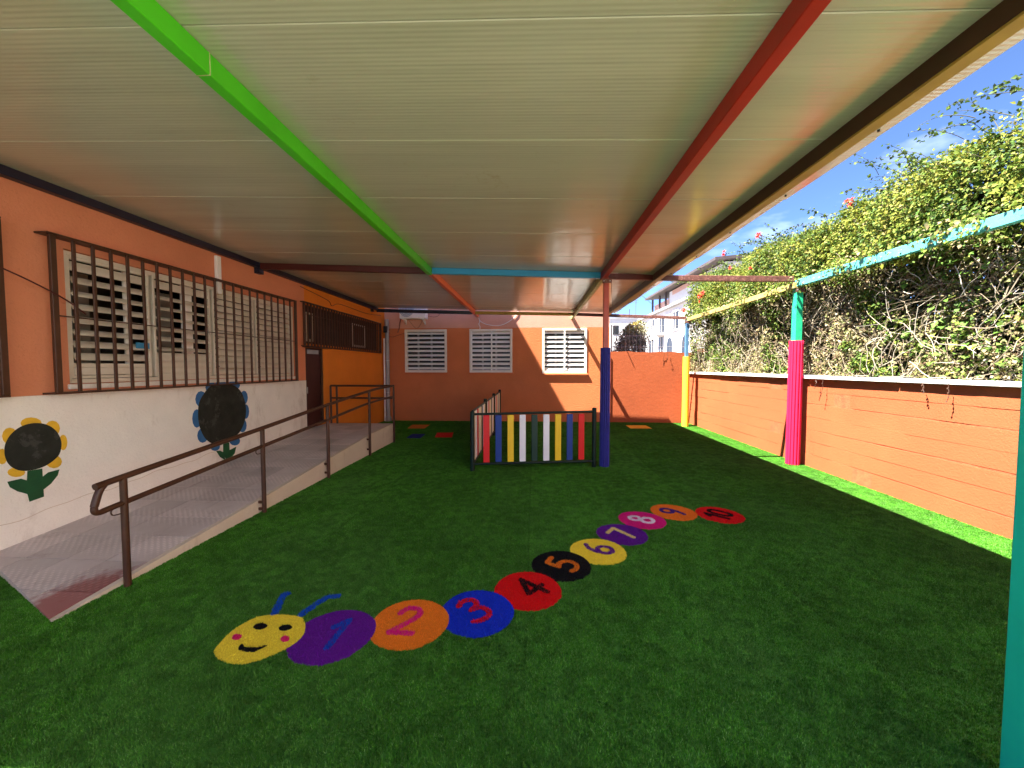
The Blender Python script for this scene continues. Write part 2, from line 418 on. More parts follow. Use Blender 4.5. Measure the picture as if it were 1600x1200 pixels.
class MB:
    """collects shapes in world space and links them as one mesh object"""
    def __init__(self, mtx=None):
        self.v = []; self.f = []; self.m = mtx
    def add(self, vs_, fs_):
        k = len(self.v)
        if self.m is not None:
            vs_ = [self.m @ Vector(p) for p in vs_]
        self.v += [tuple(p) for p in vs_]
        self.f += [tuple(i + k for i in f) for f in fs_]
        return self
    def box(self, a, b, ch=0.0):
        x0, y0, z0 = (min(a[i], b[i]) for i in range(3))
        x1, y1, z1 = (max(a[i], b[i]) for i in range(3))
        if ch <= 0:
            return self.add([(x0, y0, z0), (x1, y0, z0), (x1, y1, z0), (x0, y1, z0), (x0, y0, z1), (x1, y0, z1), (x1, y1, z1), (x0, y1, z1)],
                            [(0, 3, 2, 1), (4, 5, 6, 7), (0, 1, 5, 4), (1, 2, 6, 5), (2, 3, 7, 6), (3, 0, 4, 7)])
        bm = bmesh.new()
        bmesh.ops.create_cube(bm, size=1.0)
        for v in bm.verts:
            v.co = Vector(((x0 + x1) / 2 + v.co.x * (x1 - x0), (y0 + y1) / 2 + v.co.y * (y1 - y0), (z0 + z1) / 2 + v.co.z * (z1 - z0)))
        bmesh.ops.bevel(bm, geom=bm.edges[:], offset=min(ch, 0.45 * min(x1 - x0, y1 - y0, z1 - z0)), segments=1, affect='EDGES')
        bm.verts.index_update()
        self.add([v.co.copy() for v in bm.verts], [tuple(v.index for v in f.verts) for f in bm.faces])
        bm.free()
        return self
    def beam(self, p, q, w, h, up=(0, 0, 1), ch=0.004):
        """rectangular bar from p to q (centre line), width w across, height h along up"""
        p, q = Vector(p), Vector(q)
        d = (q - p); L = d.length; d.normalize()
        s = d.cross(Vector(up)).normalized()
        u = s.cross(d)
        sub = MB(Matrix.Translation(p) @ Matrix((s, d, u)).transposed().to_4x4())
        sub.box((-w / 2, 0, -h / 2), (w / 2, L, h / 2), ch)
        return self.add(sub.v, sub.f)
    def tube(self, path, r, n=8, cap=True):
        pts = [Vector(p) for p in path]
        rs = r if isinstance(r, (list, tuple)) else [r] * len(pts)
        vs_, fs_ = [], []
        t0 = (pts[1] - pts[0]).normalized()
        ref = Vector((0, 0, 1)) if abs(t0.z) < 0.9 else Vector((1, 0, 0))
        side = t0.cross(ref).normalized()
        for i, p in enumerate(pts):
            a = pts[max(i - 1, 0)]; b = pts[min(i + 1, len(pts) - 1)]
            t = (b - a).normalized()
            side = (side - t * side.dot(t)).normalized()
            up = t.cross(side)
            for k in range(n):
                an = 2 * math.pi * k / n
                vs_.append(p + (side * math.cos(an) + up * math.sin(an)) * rs[i])
        for i in range(len(pts) - 1):
            for k in range(n):
                a = i * n + k; b = i * n + (k + 1) % n
                fs_.append((a, b, b + n, a + n))
        if cap:
            fs_.append(tuple(range(n - 1, -1, -1)))
            fs_.append(tuple(range((len(pts) - 1) * n, len(pts) * n)))
        return self.add(vs_, fs_)
    def prism(self, poly, axis, d0, d1):
        """extrude a polygon: axis 'x' takes (y,z), 'y' takes (x,z), 'z' takes (x,y)"""
        def P(u, v, d):
            return (d, u, v) if axis == 'x' else (u, d, v) if axis == 'y' else (u, v, d)
        n = len(poly)
        vs_ = [P(u, v, d0) for u, v in poly] + [P(u, v, d1) for u, v in poly]
        fs_ = [tuple(range(n - 1, -1, -1)), tuple(range(n, 2 * n))]
        fs_ += [(i, (i + 1) % n, (i + 1) % n + n, i + n) for i in range(n)]
        return self.add(vs_, fs_)
    def build(self, name, mat, parent=None, smooth=False, fix=True):
        me = bpy.data.meshes.new(name)
        me.from_pydata(self.v, [], self.f)
        if fix:
            bm = bmesh.new(); bm.from_mesh(me)
            bmesh.ops.recalc_face_normals(bm, faces=bm.faces[:])
            bm.to_mesh(me); bm.free()
        if smooth:
            me.polygons.foreach_set('use_smooth', [True] * len(me.polygons))
            try:
                me.set_sharp_from_angle(angle=R(40))
            except Exception:
                pass
        return link(name, me, mat, parent)

def put_cols(me, cols, domain='POINT'):
    ca = me.color_attributes.new('Col', 'FLOAT_COLOR', domain)
    a = np.ones((len(cols), 4), dtype=np.float32)
    a[:, :3] = cols
    ca.data.foreach_set('color', a.ravel())

def mesh_np(name, verts, faces, cols, mat, parent=None):
    """faces: (n,k) int array of equal-sized polygons"""
    me = bpy.data.meshes.new(name)
    n, k = faces.shape
    me.vertices.add(len(verts)); me.vertices.foreach_set('co', np.asarray(verts, dtype=np.float32).ravel())
    me.loops.add(n * k); me.loops.foreach_set('vertex_index', faces.astype(np.int32).ravel())
    me.polygons.add(n)
    me.polygons.foreach_set('loop_start', np.arange(0, n * k, k, dtype=np.int32))
    me.polygons.foreach_set('loop_total', np.full(n, k, dtype=np.int32))
    me.update(calc_edges=True)
    if cols is not None:
        put_cols(me, cols)
    return link(name, me, mat, parent) if name != '_raw' else me

# ================================================================ SETTING
XL, XR, YB = -4.75, 4.70, 12.0           # inner faces of the yard: left wall, right wall, back wall

me = bpy.data.meshes.new('ground')
me.from_pydata([(-900, -900, -0.02), (900, -900, -0.02), (900, 900, -0.02), (-900, 900, -0.02)], [], [(0, 1, 2, 3)])
tag(link('ground', me, 'ground'), kind='structure')
me = bpy.data.meshes.new('turf')
me.from_pydata([(XL + 0.002, 0.5, 0), (XR - 0.002, 0.5, 0), (XR - 0.002, YB - 0.002, 0), (XL + 0.002, YB - 0.002, 0)], [], [(0, 1, 2, 3)])
tag(link('turf', me, 'turf'), kind='structure')

me = bpy.data.meshes.new('added_patio')
me.from_pydata([(-16, -16, -0.004), (XR - 0.002, -16, -0.004), (XR - 0.002, 0.52, -0.004), (-16, 0.52, -0.004)], [], [(0, 1, 2, 3)])
tag(link('added_patio', me, 'added_patio'), kind='structure')  # unseen paving behind the viewer, added to bounce sunlight under the canopy

# ---------------------------------------------------------------- left school building
BH, TH, TY = 4.0, 10.55, 8.9          # low wing, and the taller block at the far end
school = thing('school_building', 'tall orange school wall with white lower band and barred windows on the left', 'building', (XL, 4.0, 0))
def wall_x(mb, y0, y1, z0, z1, x1=XL):
    mb.box((x1 - 0.25, y0, z0), (x1, y1, z1))
W0 = (0.3, 3.02, 1.53, 2.90)             # window openings: y0, y1, z0, z1
W1 = (3.66, 7.40, 1.53, 2.90)
DR = (7.74, 8.42, 0.44, 2.12)
HW = (7.76, 11.50, 2.20, 3.00)
w = MB()
wall_x(w, -1.5, W0[0], 1.432, BH)
wall_x(w, W0[0], W0[1], W0[3], BH); wall_x(w, W0[0], W0[1], 1.432, W0[2])
wall_x(w, W0[1], W1[0], 1.432, BH)
wall_x(w, W1[0], W1[1], W1[3], BH); wall_x(w, W1[0], W1[1], 1.432, W1[2])
wall_x(w, W1[1], 7.73, 1.432, BH)
w.build('wall', 'orange', school)
w = MB()
wall_x(w, 7.73, HW[1], HW[3], BH)
wall_x(w, 7.73, HW[0], 2.12, HW[3])
wall_x(w, HW[0], HW[1], 2.12, HW[2])
wall_x(w, DR[1], HW[1], -0.02, 2.12)
wall_x(w, 7.73, DR[1], -0.02, 0.40)
wall_x(w, HW[1], YB + 0.2, -0.02, BH)
wall_x(w, TY, YB + 0.2, BH, TH)
w.build('wall', 'orange_shaded', school)
d = MB()
d.box((XL - 0.25, -1.5, -0.02), (XL + 0.004, 7.732, 1.430))
dd = d.build('white_wall_band', 'dado', school)
tag(dd, 'chalky white painted lower band of the wall')
# a horizontal crack where the band was patched
MB().tube([(XL + 0.003, y, 0.30 + 0.062 * (y - 3.2) + 0.012 * math.sin(y * 7.3) + 0.008 * math.sin(y * 17)) for y in np.linspace(2.6, 5.4, 46)], 0.0035, 5).build('crack', 'concrete', school)
# dim rooms behind the openings
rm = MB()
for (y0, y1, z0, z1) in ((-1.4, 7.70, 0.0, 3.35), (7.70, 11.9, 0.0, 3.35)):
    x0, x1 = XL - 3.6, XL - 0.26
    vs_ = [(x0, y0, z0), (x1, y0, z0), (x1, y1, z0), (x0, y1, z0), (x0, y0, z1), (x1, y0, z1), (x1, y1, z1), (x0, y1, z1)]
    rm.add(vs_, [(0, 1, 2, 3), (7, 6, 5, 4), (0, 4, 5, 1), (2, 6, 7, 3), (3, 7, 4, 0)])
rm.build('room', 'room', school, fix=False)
MB().box((XL - 8, -1.5, BH), (XL + 0.0, TY - 0.001, BH + 0.15)).build('roof', 'house_grey', school)
rf = MB(); rf.box((XL - 8, TY, TH), (XL + 0.0, YB + 0.2, TH + 0.01)); rf.build('roof', 'house_grey', school)
w = MB(); w.box((XL - 8, -1.5, -0.02), (XL - 0.26, -1.42, BH - 0.01)); w.box((XL - 8, YB + 0.1, -0.02), (XL - 0.26, YB + 0.2, TH - 0.01)); w.box((XL - 8.1, -1.5, -0.02), (XL - 8.02, YB + 0.2, TH - 0.01)); w.box((XL - 8, TY + 0.001, BH + 0.15), (XL - 0.26, TY + 0.2, TH - 0.01)); w.build('wall', 'orange', school)
# things seen dimly in the room: a locker, a shelf
for (y0, y1, z0, z1, xx) in ((5.10, 5.30, 0.2, 2.75, -5.25), (4.20, 4.32, 0.3, 2.8, -5.3), (3.7, 4.3, 1.5, 1.72, -5.9), (4.75, 5.0, 1.5, 2.15, -6.0)):
    MB().box((xx - 0.2, y0, z0), (xx, y1, z1), 0.01).build('cupboard', 'room_stuff', school)

def frame_local(mb, u0, u1, v0, v1, n0, n1, t, ch=0.003):
    mb.box((u0, n0, v0), (u0 + t, n1, v1), ch); mb.box((u1 - t, n0, v0), (u1, n1, v1), ch)
    mb.box((u0 + t + 0.0005, n0, v0), (u1 - t - 0.0005, n1, v0 + t), ch); mb.box((u0 + t + 0.0005, n0, v1 - t), (u1 - t - 0.0005, n1, v1), ch)

# local frames: x runs along the wall (to the right seen from the yard), y points INTO the wall, z up
ML = Matrix(((0, -1, 0, XL), (1, 0, 0, 0), (0, 0, 1, 0), (0, 0, 0, 1)))
MBK = Matrix.Translation((0, YB, 0))

SLAT_CACHE = {}
def louvre(mtx, parent, u0, u1, z, depth, tilt, n_in, mat, wid=0.115, th=0.010):
    L = round(u1 - u0, 3)
    key = (L, wid, th, mat)
    if key not in SLAT_CACHE:
        prof = []
        for i in range(7):
            t = -0.5 + i / 6
            prof.append((t * wid, 0.010 * (1 - 4 * t * t)))
        b = MB()
        n = len(prof)
        vs_ = [(0, y, z_) for y, z_ in prof] + [(0, y, z_ - th) for y, z_ in reversed(prof)]
        vs_ += [(L, y, z_) for _, y, z_ in vs_]
        k = 2 * n
        b.add(vs_, [tuple(range(k)), tuple(range(2 * k - 1, k - 1, -1))] + [(i, (i + 1) % k, (i + 1) % k + k, i + k) for i in range(k)])
        me_ = bpy.data.meshes.new('louvre_slat')
        me_.from_pydata(b.v, [], b.f)
        bm = bmesh.new(); bm.from_mesh(me_); bmesh.ops.recalc_face_normals(bm, faces=bm.faces[:]); bm.to_mesh(me_); bm.free()
        SLAT_CACHE[key] = me_
    o = link('louvre_slat', SLAT_CACHE[key], mat, parent)
    o.matrix_basis = mtx @ Matrix.Translation((u0, n_in, z)) @ Matrix.Rotation(tilt, 4, 'X')
    return o

def make_window(parent, mtx, u0, u1, v0, v1, name='window'):
    """outer ring of a louvred window; returns the window part"""
    b = MB(mtx); frame_local(b, u0, u1, v0, v1, 0.035, 0.10, 0.045)
    return b.build(name, 'cream', parent)

# big barred window: four sashes, two with open slats and two shut
win = make_window(school, ML, W1[0] + 0.004, W1[1] - 0.004, W1[2] + 0.004, W1[3] - 0.004)
sash = ((3.71, 4.56, 'open'), (4.60, 5.46, 'part'), (5.50, 6.34, 'shut'), (6.38, 7.35, 'shut'))
zs_open = [2.62, 2.48, 2.345, 2.205, 2.075, 1.95, 1.82]
for (a, b_, k) in sash:
    m_ = MB(ML); frame_local(m_, a, b_, 1.585, 2.855, 0.045, 0.095, 0.030); m_.build('sash_frame', 'cream', win)
    if k == 'open':
        zz = [2.76] + zs_open + [1.685]
        for i, z in enumerate(zz):
            louvre(ML, win, a + 0.032, b_ - 0.032, z, 0.1, R(62) if i in (0, 8) else R(36 + 5 * math.sin(i * 2.1)), 0.07, 'cream')
        MB(ML).box((a + 0.03, 0.03, 1.62), (b_ - 0.03, 0.06, 1.70), 0.004).build('shutter_board', 'cream', win)
        MB(ML).box((a + 0.03, 0.05, 1.705), (b_ - 0.03, 0.075, 1.745), 0.004).build('shutter_board', 'cream', win)
        MB(ML).box((a + 0.62, 0.12, 1.6), (a + 0.66, 0.15, 2.84), 0.004).build('inner_mullion', 'white', win)
    elif k == 'part':
        zz = [2.76, 2.60, 2.465, 2.335, 2.20, 2.075, 1.945, 1.84, 1.76, 1.69, 1.635]
        for i, z in enumerate(zz):
            louvre(ML, win, a + 0.032, b_ - 0.032, z, 0.1, R(66) if (i == 0 or i > 6) else R(26 + 4 * math.sin(i * 1.7)), 0.07, 'cream')
        MB(ML).box((a + 0.50, 0.14, 1.6), (a + 0.66, 0.17, 2.84), 0.004).build('curtain', 'white', win)
    else:
        for i in range(13):
            z = 1.645 + i * 0.0955
            louvre(ML, win, a + 0.032, b_ - 0.032, z, 0.1, R(57), 0.062, 'cream', 0.108)
        for i in range(9):
            MB(ML).box((a + 0.035, 0.022, 1.71 + i * 0.141), (a + 0.075, 0.045, 1.722 + i * 0.141), 0.003).build('slat_pin', 'dark_metal', win)
MB(ML).box((W1[0] - 0.02, -0.02, 1.475), (W1[1] + 0.02, 0.03, 1.527), 0.006).build('window_sill', 'dado', win)
MB(ML).box((4.36, 0.028, 1.93), (4.52, 0.034, 2.0)).build('sticker', 'cyan_beam', win)

# window cut by the left edge of the picture
win0 = make_window(school, ML, W0[0] + 0.004, W0[1] - 0.004, W0[2] + 0.004, W0[3] - 0.004)
for (a, b_) in ((0.36, 1.2), (1.24, 2.1), (2.14, 2.96)):
    m_ = MB(ML); frame_local(m_, a, b_, 1.585, 2.855, 0.045, 0.095, 0.030); m_.build('sash_frame', 'cream', win0)
    for i in range(9):
        louvre(ML, win0, a + 0.032, b_ - 0.032, 1.66 + i * 0.137, 0.1, R(25), 0.07, 'cream')

def grille(parent, ys, z0, z1, rails, out=0.13, bw=0.033, frame=0.05, cap=True, label=None):
    f = MB()
    y0, y1 = ys[0], ys[-1]
    x0, x1 = XL + out - 0.018, XL + out
    if cap:
        f.box((XL + 0.001, y0 - 0.05, z1), (x1 + 0.012, y1 + 0.02, z1 + 0.018), 0.003)
        f.box((XL + 0.006, y0 - 0.05, z0 - 0.018), (x1 + 0.012, y1 + 0.02, z0), 0.003)
    for y in (y0, y1):
        f.box((x0 - 0.012, y - frame / 2, z0 + 0.0005), (x1 + 0.003, y + frame / 2, z1 - 0.0005), 0.003)
    g = f.build('window_grille', 'brown', parent)
    if label: tag(g, label)
    bar = MB().box((x0, -bw / 2, z0 + 0.0005), (x1, bw / 2, z1 - 0.0005), 0.003)
    me_ = None
    for y in ys[1:-1]:
        if me_ is None:
            o = bar.build('bar', 'brown', g); me_ = o.data
        else:
            o = link('bar', me_, 'brown', g)
        o.location = (0, y, 0)
    for z in rails:
        MB().box((x0 - 0.012, y0 + frame / 2, z - 0.006), (x0 - 0.0005, y1 - frame / 2, z + 0.006)).build('rail', 'brown', g)
    return g
grille(school, [3.48 + 0.1713 * i for i in range(23)], 1.455, 2.975, [2.205], label='brown grille over the four-sash window')
grille(school, [0.2 + 0.1705 * i for i in range(18)], 1.455, 2.985, [2.205], label='brown grille cut by the left edge')

# long high window over the door, its grille of close flat bars
MB(ML).box((HW[0] + 0.002, 0.05, HW[2] + 0.002), (HW[1] - 0.002, 0.09, HW[3] - 0.002)).build('window_panel', 'dark_panel', school)
for (a, b_) in ((7.80, 8.06), (9.85, 10.65)):
    m_ = MB(ML); frame_local(m_, a, b_, 2.25, 2.86, 0.02, 0.045, 0.05); hw = m_.build('window', 'white', school)
    MB(ML).box((a + 0.051, 0.03, 2.301), (b_ - 0.051, 0.04, 2.809)).build('pane', 'glass_dark', hw)
g = grille(school, [7.63 + 0.1185 * i for i in range(34)], 2.15, 3.03, [2.22, 2.80, 2.98], out=0.07, bw=0.05, frame=0.05, label='close-barred brown grille above the door')
MB().box((XL + 0.005, 7.62, 2.118), (XL + 0.16, 8.5, 2.145), 0.003).build('door_lintel', 'brown', school)

# door
dmb = MB(ML).box((DR[0] + 0.01, 0.06, DR[2] + 0.005), (DR[1] - 0.01, 0.10, DR[3] - 0.006), 0.004)
door = dmb.build('door', 'maroon', school)
fm = MB(ML); fm.box((DR[0] + 0.001, 0.02, DR[2]), (DR[0] + 0.04, 0.059, DR[3] - 0.001), 0.003); fm.box((DR[1] - 0.04, 0.02, DR[2]), (DR[1] - 0.001, 0.059, DR[3] - 0.001), 0.003)
fm.build('frame', 'brown', door)
MB(ML).box((7.88, 0.045, 1.99), (8.30, 0.058, 2.08), 0.003).build('name_plate', 'ac_fan', door)
MB(ML).tube([(7.84, 0.04, 1.15), (7.84, 0.04, 1.28)], 0.012, 8).build('handle', 'galv', door)
for z in (0.62, 1.3, 1.95):
    MB(ML).box((8.36, 0.05, z), (8.385, 0.062, z + 0.09), 0.003).build('hinge', 'black', door)

# white duct on the wall over the window
MB().box((XL + 0.001, 5.50, 2.80), (XL + 0.05, 5.58, 3.36), 0.006).build('duct', 'white', school)
# navy bearer under the roof on the left wall

# painted flowers on the white band
FLOWER1={
'disc':[(3.145,0.962),(3.156,1.022),(3.187,1.086),(3.241,1.139),(3.301,1.166),(3.363,1.171),(3.426,1.156),(3.483,1.118),(3.528,1.059),(3.556,0.977),(3.558,0.908),(3.539,0.834),(3.503,0.791),(3.442,0.751),(3.376,0.731),(3.301,0.73),(3.242,0.746),(3.191,0.788),(3.16,0.843),(3.145,0.908)] ,
'stem':[(3.292,0.729),(3.401,0.724),(3.401,0.641),(3.402,0.515),(3.403,0.448),(3.295,0.435),(3.283,0.513),(3.285,0.642)] ,
'leaf1':[(3.398,0.642),(3.445,0.674),(3.533,0.68),(3.517,0.624),(3.46,0.556),(3.399,0.516)] ,
'leaf2':[(3.285,0.642),(3.245,0.67),(3.152,0.669),(3.167,0.614),(3.217,0.559),(3.283,0.513)] ,
'petals':[ [(3.416,1.161),(3.404,1.134),(3.375,1.118),(3.336,1.116),(3.298,1.13),(3.272,1.154),(3.263,1.184),(3.274,1.21),(3.302,1.226),(3.34,1.229),(3.379,1.216),(3.407,1.192)],[(3.556,1.089),(3.546,1.051),(3.523,1.027),(3.493,1.021),(3.464,1.037),(3.444,1.069),(3.438,1.108),(3.447,1.145),(3.469,1.17),(3.499,1.176),(3.528,1.162),(3.549,1.13)],[(3.611,0.936),(3.604,0.897),(3.59,0.871),(3.572,0.864),(3.555,0.878),(3.544,0.91),(3.541,0.95),(3.547,0.988),(3.561,1.015),(3.579,1.022),(3.596,1.009),(3.607,0.977)],[(3.558,0.752),(3.548,0.721),(3.523,0.703),(3.49,0.702),(3.458,0.72),(3.436,0.749),(3.428,0.784),(3.438,0.814),(3.462,0.833),(3.495,0.834),(3.527,0.818),(3.551,0.787)],[(3.277,0.721),(3.267,0.701),(3.244,0.691),(3.213,0.694),(3.184,0.708),(3.163,0.73),(3.156,0.754),(3.165,0.774),(3.187,0.784),(3.217,0.782),(3.247,0.768),(3.269,0.745)],[(3.162,0.896),(3.156,0.862),(3.143,0.839),(3.126,0.834),(3.11,0.848),(3.099,0.876),(3.096,0.912),(3.102,0.946),(3.115,0.968),(3.132,0.974),(3.148,0.961),(3.159,0.933)],[(3.239,1.069),(3.23,1.031),(3.21,1.006),(3.183,1.001),(3.158,1.016),(3.14,1.048),(3.135,1.087),(3.144,1.124),(3.163,1.149),(3.189,1.155),(3.215,1.141),(3.233,1.109)],]}
FLOWER2={
'disc':[(5.139,1.088),(5.162,1.206),(5.243,1.321),(5.367,1.427),(5.534,1.448),(5.711,1.44),(5.849,1.391),(5.958,1.285),(6.026,1.115),(6.036,0.948),(5.997,0.812),(5.917,0.685),(5.801,0.605),(5.645,0.561),(5.469,0.548),(5.346,0.584),(5.243,0.672),(5.171,0.807),(5.139,0.945)] ,
'stem':[(5.556,0.554),(5.674,0.531),(5.676,0.385),(5.603,0.268),(5.55,0.412)] ,
'leaf1':[(5.423,0.452),(5.494,0.443),(5.564,0.397),(5.589,0.272),(5.49,0.343)] ,
'leaf2':[(5.669,0.41),(5.81,0.436),(5.775,0.338),(5.695,0.283),(5.603,0.268)] ,
'petals':[ [(5.462,1.405),(5.447,1.362),(5.41,1.333),(5.362,1.325),(5.316,1.339),(5.284,1.372),(5.273,1.415),(5.287,1.456),(5.322,1.485),(5.369,1.495),(5.416,1.482),(5.45,1.449)],[(5.658,1.437),(5.642,1.408),(5.601,1.388),(5.546,1.383),(5.493,1.394),(5.455,1.417),(5.443,1.446),(5.458,1.474),(5.497,1.494),(5.551,1.5),(5.605,1.49),(5.644,1.467)],[(5.93,1.412),(5.911,1.376),(5.863,1.351),(5.799,1.345),(5.738,1.358),(5.695,1.387),(5.68,1.424),(5.697,1.459),(5.743,1.484),(5.805,1.491),(5.868,1.479),(5.914,1.45)],[(5.292,1.239),(5.277,1.182),(5.239,1.142),(5.191,1.132),(5.144,1.152),(5.112,1.197),(5.102,1.255),(5.117,1.311),(5.152,1.351),(5.2,1.363),(5.247,1.345),(5.281,1.299)],[(5.191,0.971),(5.178,0.906),(5.148,0.862),(5.11,0.85),(5.074,0.873),(5.049,0.925),(5.042,0.991),(5.055,1.054),(5.083,1.098),(5.121,1.112),(5.157,1.09),(5.183,1.038)],[(5.291,0.708),(5.276,0.657),(5.241,0.625),(5.196,0.619),(5.152,0.642),(5.121,0.686),(5.112,0.74),(5.126,0.79),(5.159,0.823),(5.204,0.83),(5.249,0.809),(5.28,0.764)],[(5.496,0.507),(5.483,0.474),(5.448,0.456),(5.403,0.457),(5.359,0.476),(5.328,0.507),(5.317,0.544),(5.33,0.576),(5.363,0.594),(5.408,0.595),(5.453,0.577),(5.485,0.544)],[(5.894,0.513),(5.877,0.478),(5.835,0.459),(5.78,0.461),(5.726,0.482),(5.688,0.516),(5.675,0.555),(5.691,0.589),(5.731,0.608),(5.786,0.608),(5.84,0.588),(5.88,0.553)],[(6.045,0.741),(6.03,0.686),(5.995,0.65),(5.949,0.642),(5.904,0.665),(5.873,0.711),(5.864,0.769),(5.878,0.823),(5.912,0.86),(5.958,0.869),(6.003,0.847),(6.035,0.801)],[(6.109,0.965),(6.097,0.905),(6.069,0.864),(6.033,0.852),(5.998,0.873),(5.974,0.92),(5.967,0.981),(5.979,1.04),(6.006,1.082),(6.042,1.094),(6.077,1.075),(6.102,1.027)],[(6.089,1.199),(6.075,1.143),(6.043,1.103),(6.0,1.092),(5.959,1.111),(5.931,1.155),(5.922,1.212),(5.935,1.268),(5.967,1.307),(6.009,1.32),(6.051,1.302),(6.08,1.258)],]}
HEAD= [(-1.905,2.113),(-1.926,2.177),(-1.937,2.278),(-1.916,2.366),(-1.866,2.433),(-1.775,2.462),(-1.664,2.462),(-1.573,2.444),(-1.513,2.39),(-1.464,2.305),(-1.456,2.234),(-1.483,2.165),(-1.537,2.103),(-1.614,2.042),(-1.681,2.025),(-1.761,2.033),(-1.841,2.063)]
FACE=[ [(-1.745,2.35),(-1.738,2.334),(-1.744,2.319),(-1.759,2.31),(-1.781,2.308),(-1.804,2.314),(-1.822,2.327),(-1.829,2.343),(-1.824,2.358),(-1.808,2.368),(-1.786,2.37),(-1.763,2.363)] ,[(-1.573,2.346),(-1.568,2.332),(-1.575,2.318),(-1.59,2.309),(-1.612,2.307),(-1.633,2.312),(-1.648,2.324),(-1.654,2.339),(-1.648,2.353),(-1.632,2.362),(-1.61,2.364),(-1.589,2.358)] ,[(-1.835,2.244),(-1.828,2.231),(-1.829,2.219),(-1.838,2.211),(-1.854,2.21),(-1.871,2.215),(-1.885,2.225),(-1.893,2.238),(-1.893,2.251),(-1.883,2.258),(-1.867,2.26),(-1.85,2.255)] ,[(-1.525,2.244),(-1.517,2.23),(-1.518,2.217),(-1.527,2.21),(-1.541,2.209),(-1.557,2.216),(-1.571,2.228),(-1.578,2.242),(-1.578,2.255),(-1.569,2.262),(-1.555,2.263),(-1.538,2.256)] ,[(-1.772,2.137),(-1.787,2.166),(-1.781,2.181),(-1.753,2.159),(-1.712,2.152),(-1.662,2.159),(-1.621,2.181),(-1.63,2.155),(-1.661,2.121),(-1.692,2.117),(-1.73,2.121)] ]
ANT=[ [(-1.78,2.474),(-1.855,2.673),(-1.835,2.695)] ,[(-1.59,2.476),(-1.552,2.595),(-1.514,2.676),(-1.453,2.689)] ]
DIG=[ ((-1.243,2.179),(-1.231,2.429)),((-0.851,2.332),(-0.846,2.575)),((-0.359,2.526),(-0.472,2.656)),((0.078,2.808),(-0.119,2.963)),((0.365,3.196),(0.127,3.304)),((0.729,3.512),(0.468,3.583)),((1.003,3.822),(0.779,3.976)),((1.32,4.232),(1.065,4.338)),((1.726,4.443),(1.503,4.611)),((2.219,4.405),(2.02,4.569)),]
SEG=[ (-1.27,2.29),(-0.822,2.433),(-0.394,2.573),(-0.045,2.857),(0.234,3.238),(0.593,3.514),(0.893,3.889),(1.196,4.272),(1.626,4.526),(2.126,4.476),]


XF = XL + 0.004
def painted_flower(F, label, petal):
    cy_ = sum(p[0] for p in F['disc']) / len(F['disc'])
    t = thing('painted_flower', label, 'mural', (XF, cy_, 0.45))
    for i, p in enumerate(F['petals']):
        MB().prism(p, 'x', XF, XF + 0.0010 + 0.00006 * i).build('petal', petal, t)
    MB().prism(F['stem'], 'x', XF, XF + 0.0022).build('stem', 'leaf_paint', t)
    MB().prism(F['leaf1'], 'x', XF, XF + 0.0026).build('leaf', 'leaf_paint', t)
    MB().prism(F['leaf2'], 'x', XF, XF + 0.0028).build('leaf', 'leaf_paint', t)
    pts = F['disc']
    # rounder outline
    sm = []
    n = len(pts)
    for i in range(n):
        p0, p1, p2, p3 = (Vector(pts[(i + k) % n]) for k in (-1, 0, 1, 2))
        for s in (0, 0.33, 0.66):
            q = 0.5 * ((2 * p1) + (p2 - p0) * s + (2 * p0 - 5 * p1 + 4 * p2 - p3) * s * s + (3 * p1 - p0 - 3 * p2 + p3) * s ** 3)
            sm.append((q.x, q.y))
    MB().prism(sm, 'x', XF, XF + 0.0036).build('blackboard_centre', 'chalk', t)
painted_flower(FLOWER1, 'painted sunflower with blackboard centre and yellow petals on the white wall', 'petal_yellow')
painted_flower(FLOWER2, 'large painted flower with blackboard centre and blue petals behind the handrail', 'petal_blue')

# ---------------------------------------------------------------- back building
annexe = thing('annexe_building', 'orange back building with three white louvred windows and faded pink upper band', 'building', (-1.2, YB, 0))
BW = ((-4.09, -2.765, 1.54, 2.895), (-2.025, -0.70, 1.54, 2.90), (0.255, 1.605, 1.515, 2.91))
XE = 2.30
def wall_y(mb, x0, x1, z0, z1, y0=YB, th=0.25):
    mb.box((x0, y0, z0), (x1, y0 + th, z1))
wo, wp = MB(), MB()
PB = 2.935
xs = [XL - 0.02] + [v for q in BW for v in q[:2]] + [XE]
for i in range(0, len(xs), 2):
    wall_y(wo, xs[i], xs[i + 1], -0.02, PB)
for (x0, x1, z0, z1) in BW:
    wall_y(wo, x0, x1, -0.02, z0); wall_y(wo, x0, x1, z1, PB)
wo.box((XE - 0.25, YB + 0.25, -0.02), (XE, YB + 7, PB))
wo.build('wall', 'orange_back', annexe)
wall_y(wp, XL - 0.02, XE, PB, 4.6)
wp.box((XE - 0.25, YB + 0.25, PB), (XE, YB + 7, 4.6))
tag(wp.build('wall', 'pink', annexe), 'faded pink upper band of the wall')
MB().box((XL - 0.02, YB - 0.02, 4.6), (XE + 0.1, YB + 7, 4.75)).build('roof', 'house_grey', annexe)
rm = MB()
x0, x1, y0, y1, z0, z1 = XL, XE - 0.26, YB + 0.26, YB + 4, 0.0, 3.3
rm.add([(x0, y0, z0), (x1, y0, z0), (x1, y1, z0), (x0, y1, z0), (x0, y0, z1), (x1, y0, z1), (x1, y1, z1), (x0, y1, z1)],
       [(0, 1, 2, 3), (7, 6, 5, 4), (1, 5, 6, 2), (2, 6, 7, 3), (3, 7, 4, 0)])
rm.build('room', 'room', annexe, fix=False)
wb = MB(); wb.box((XL, YB + 0.25, 0), (XL + 0.1, YB + 7, 4.6)); wb.box((XL + 0.1, YB + 6.9, 0), (XE - 0.26, YB + 7, 4.6)); wb.build('wall', 'orange_back', annexe)
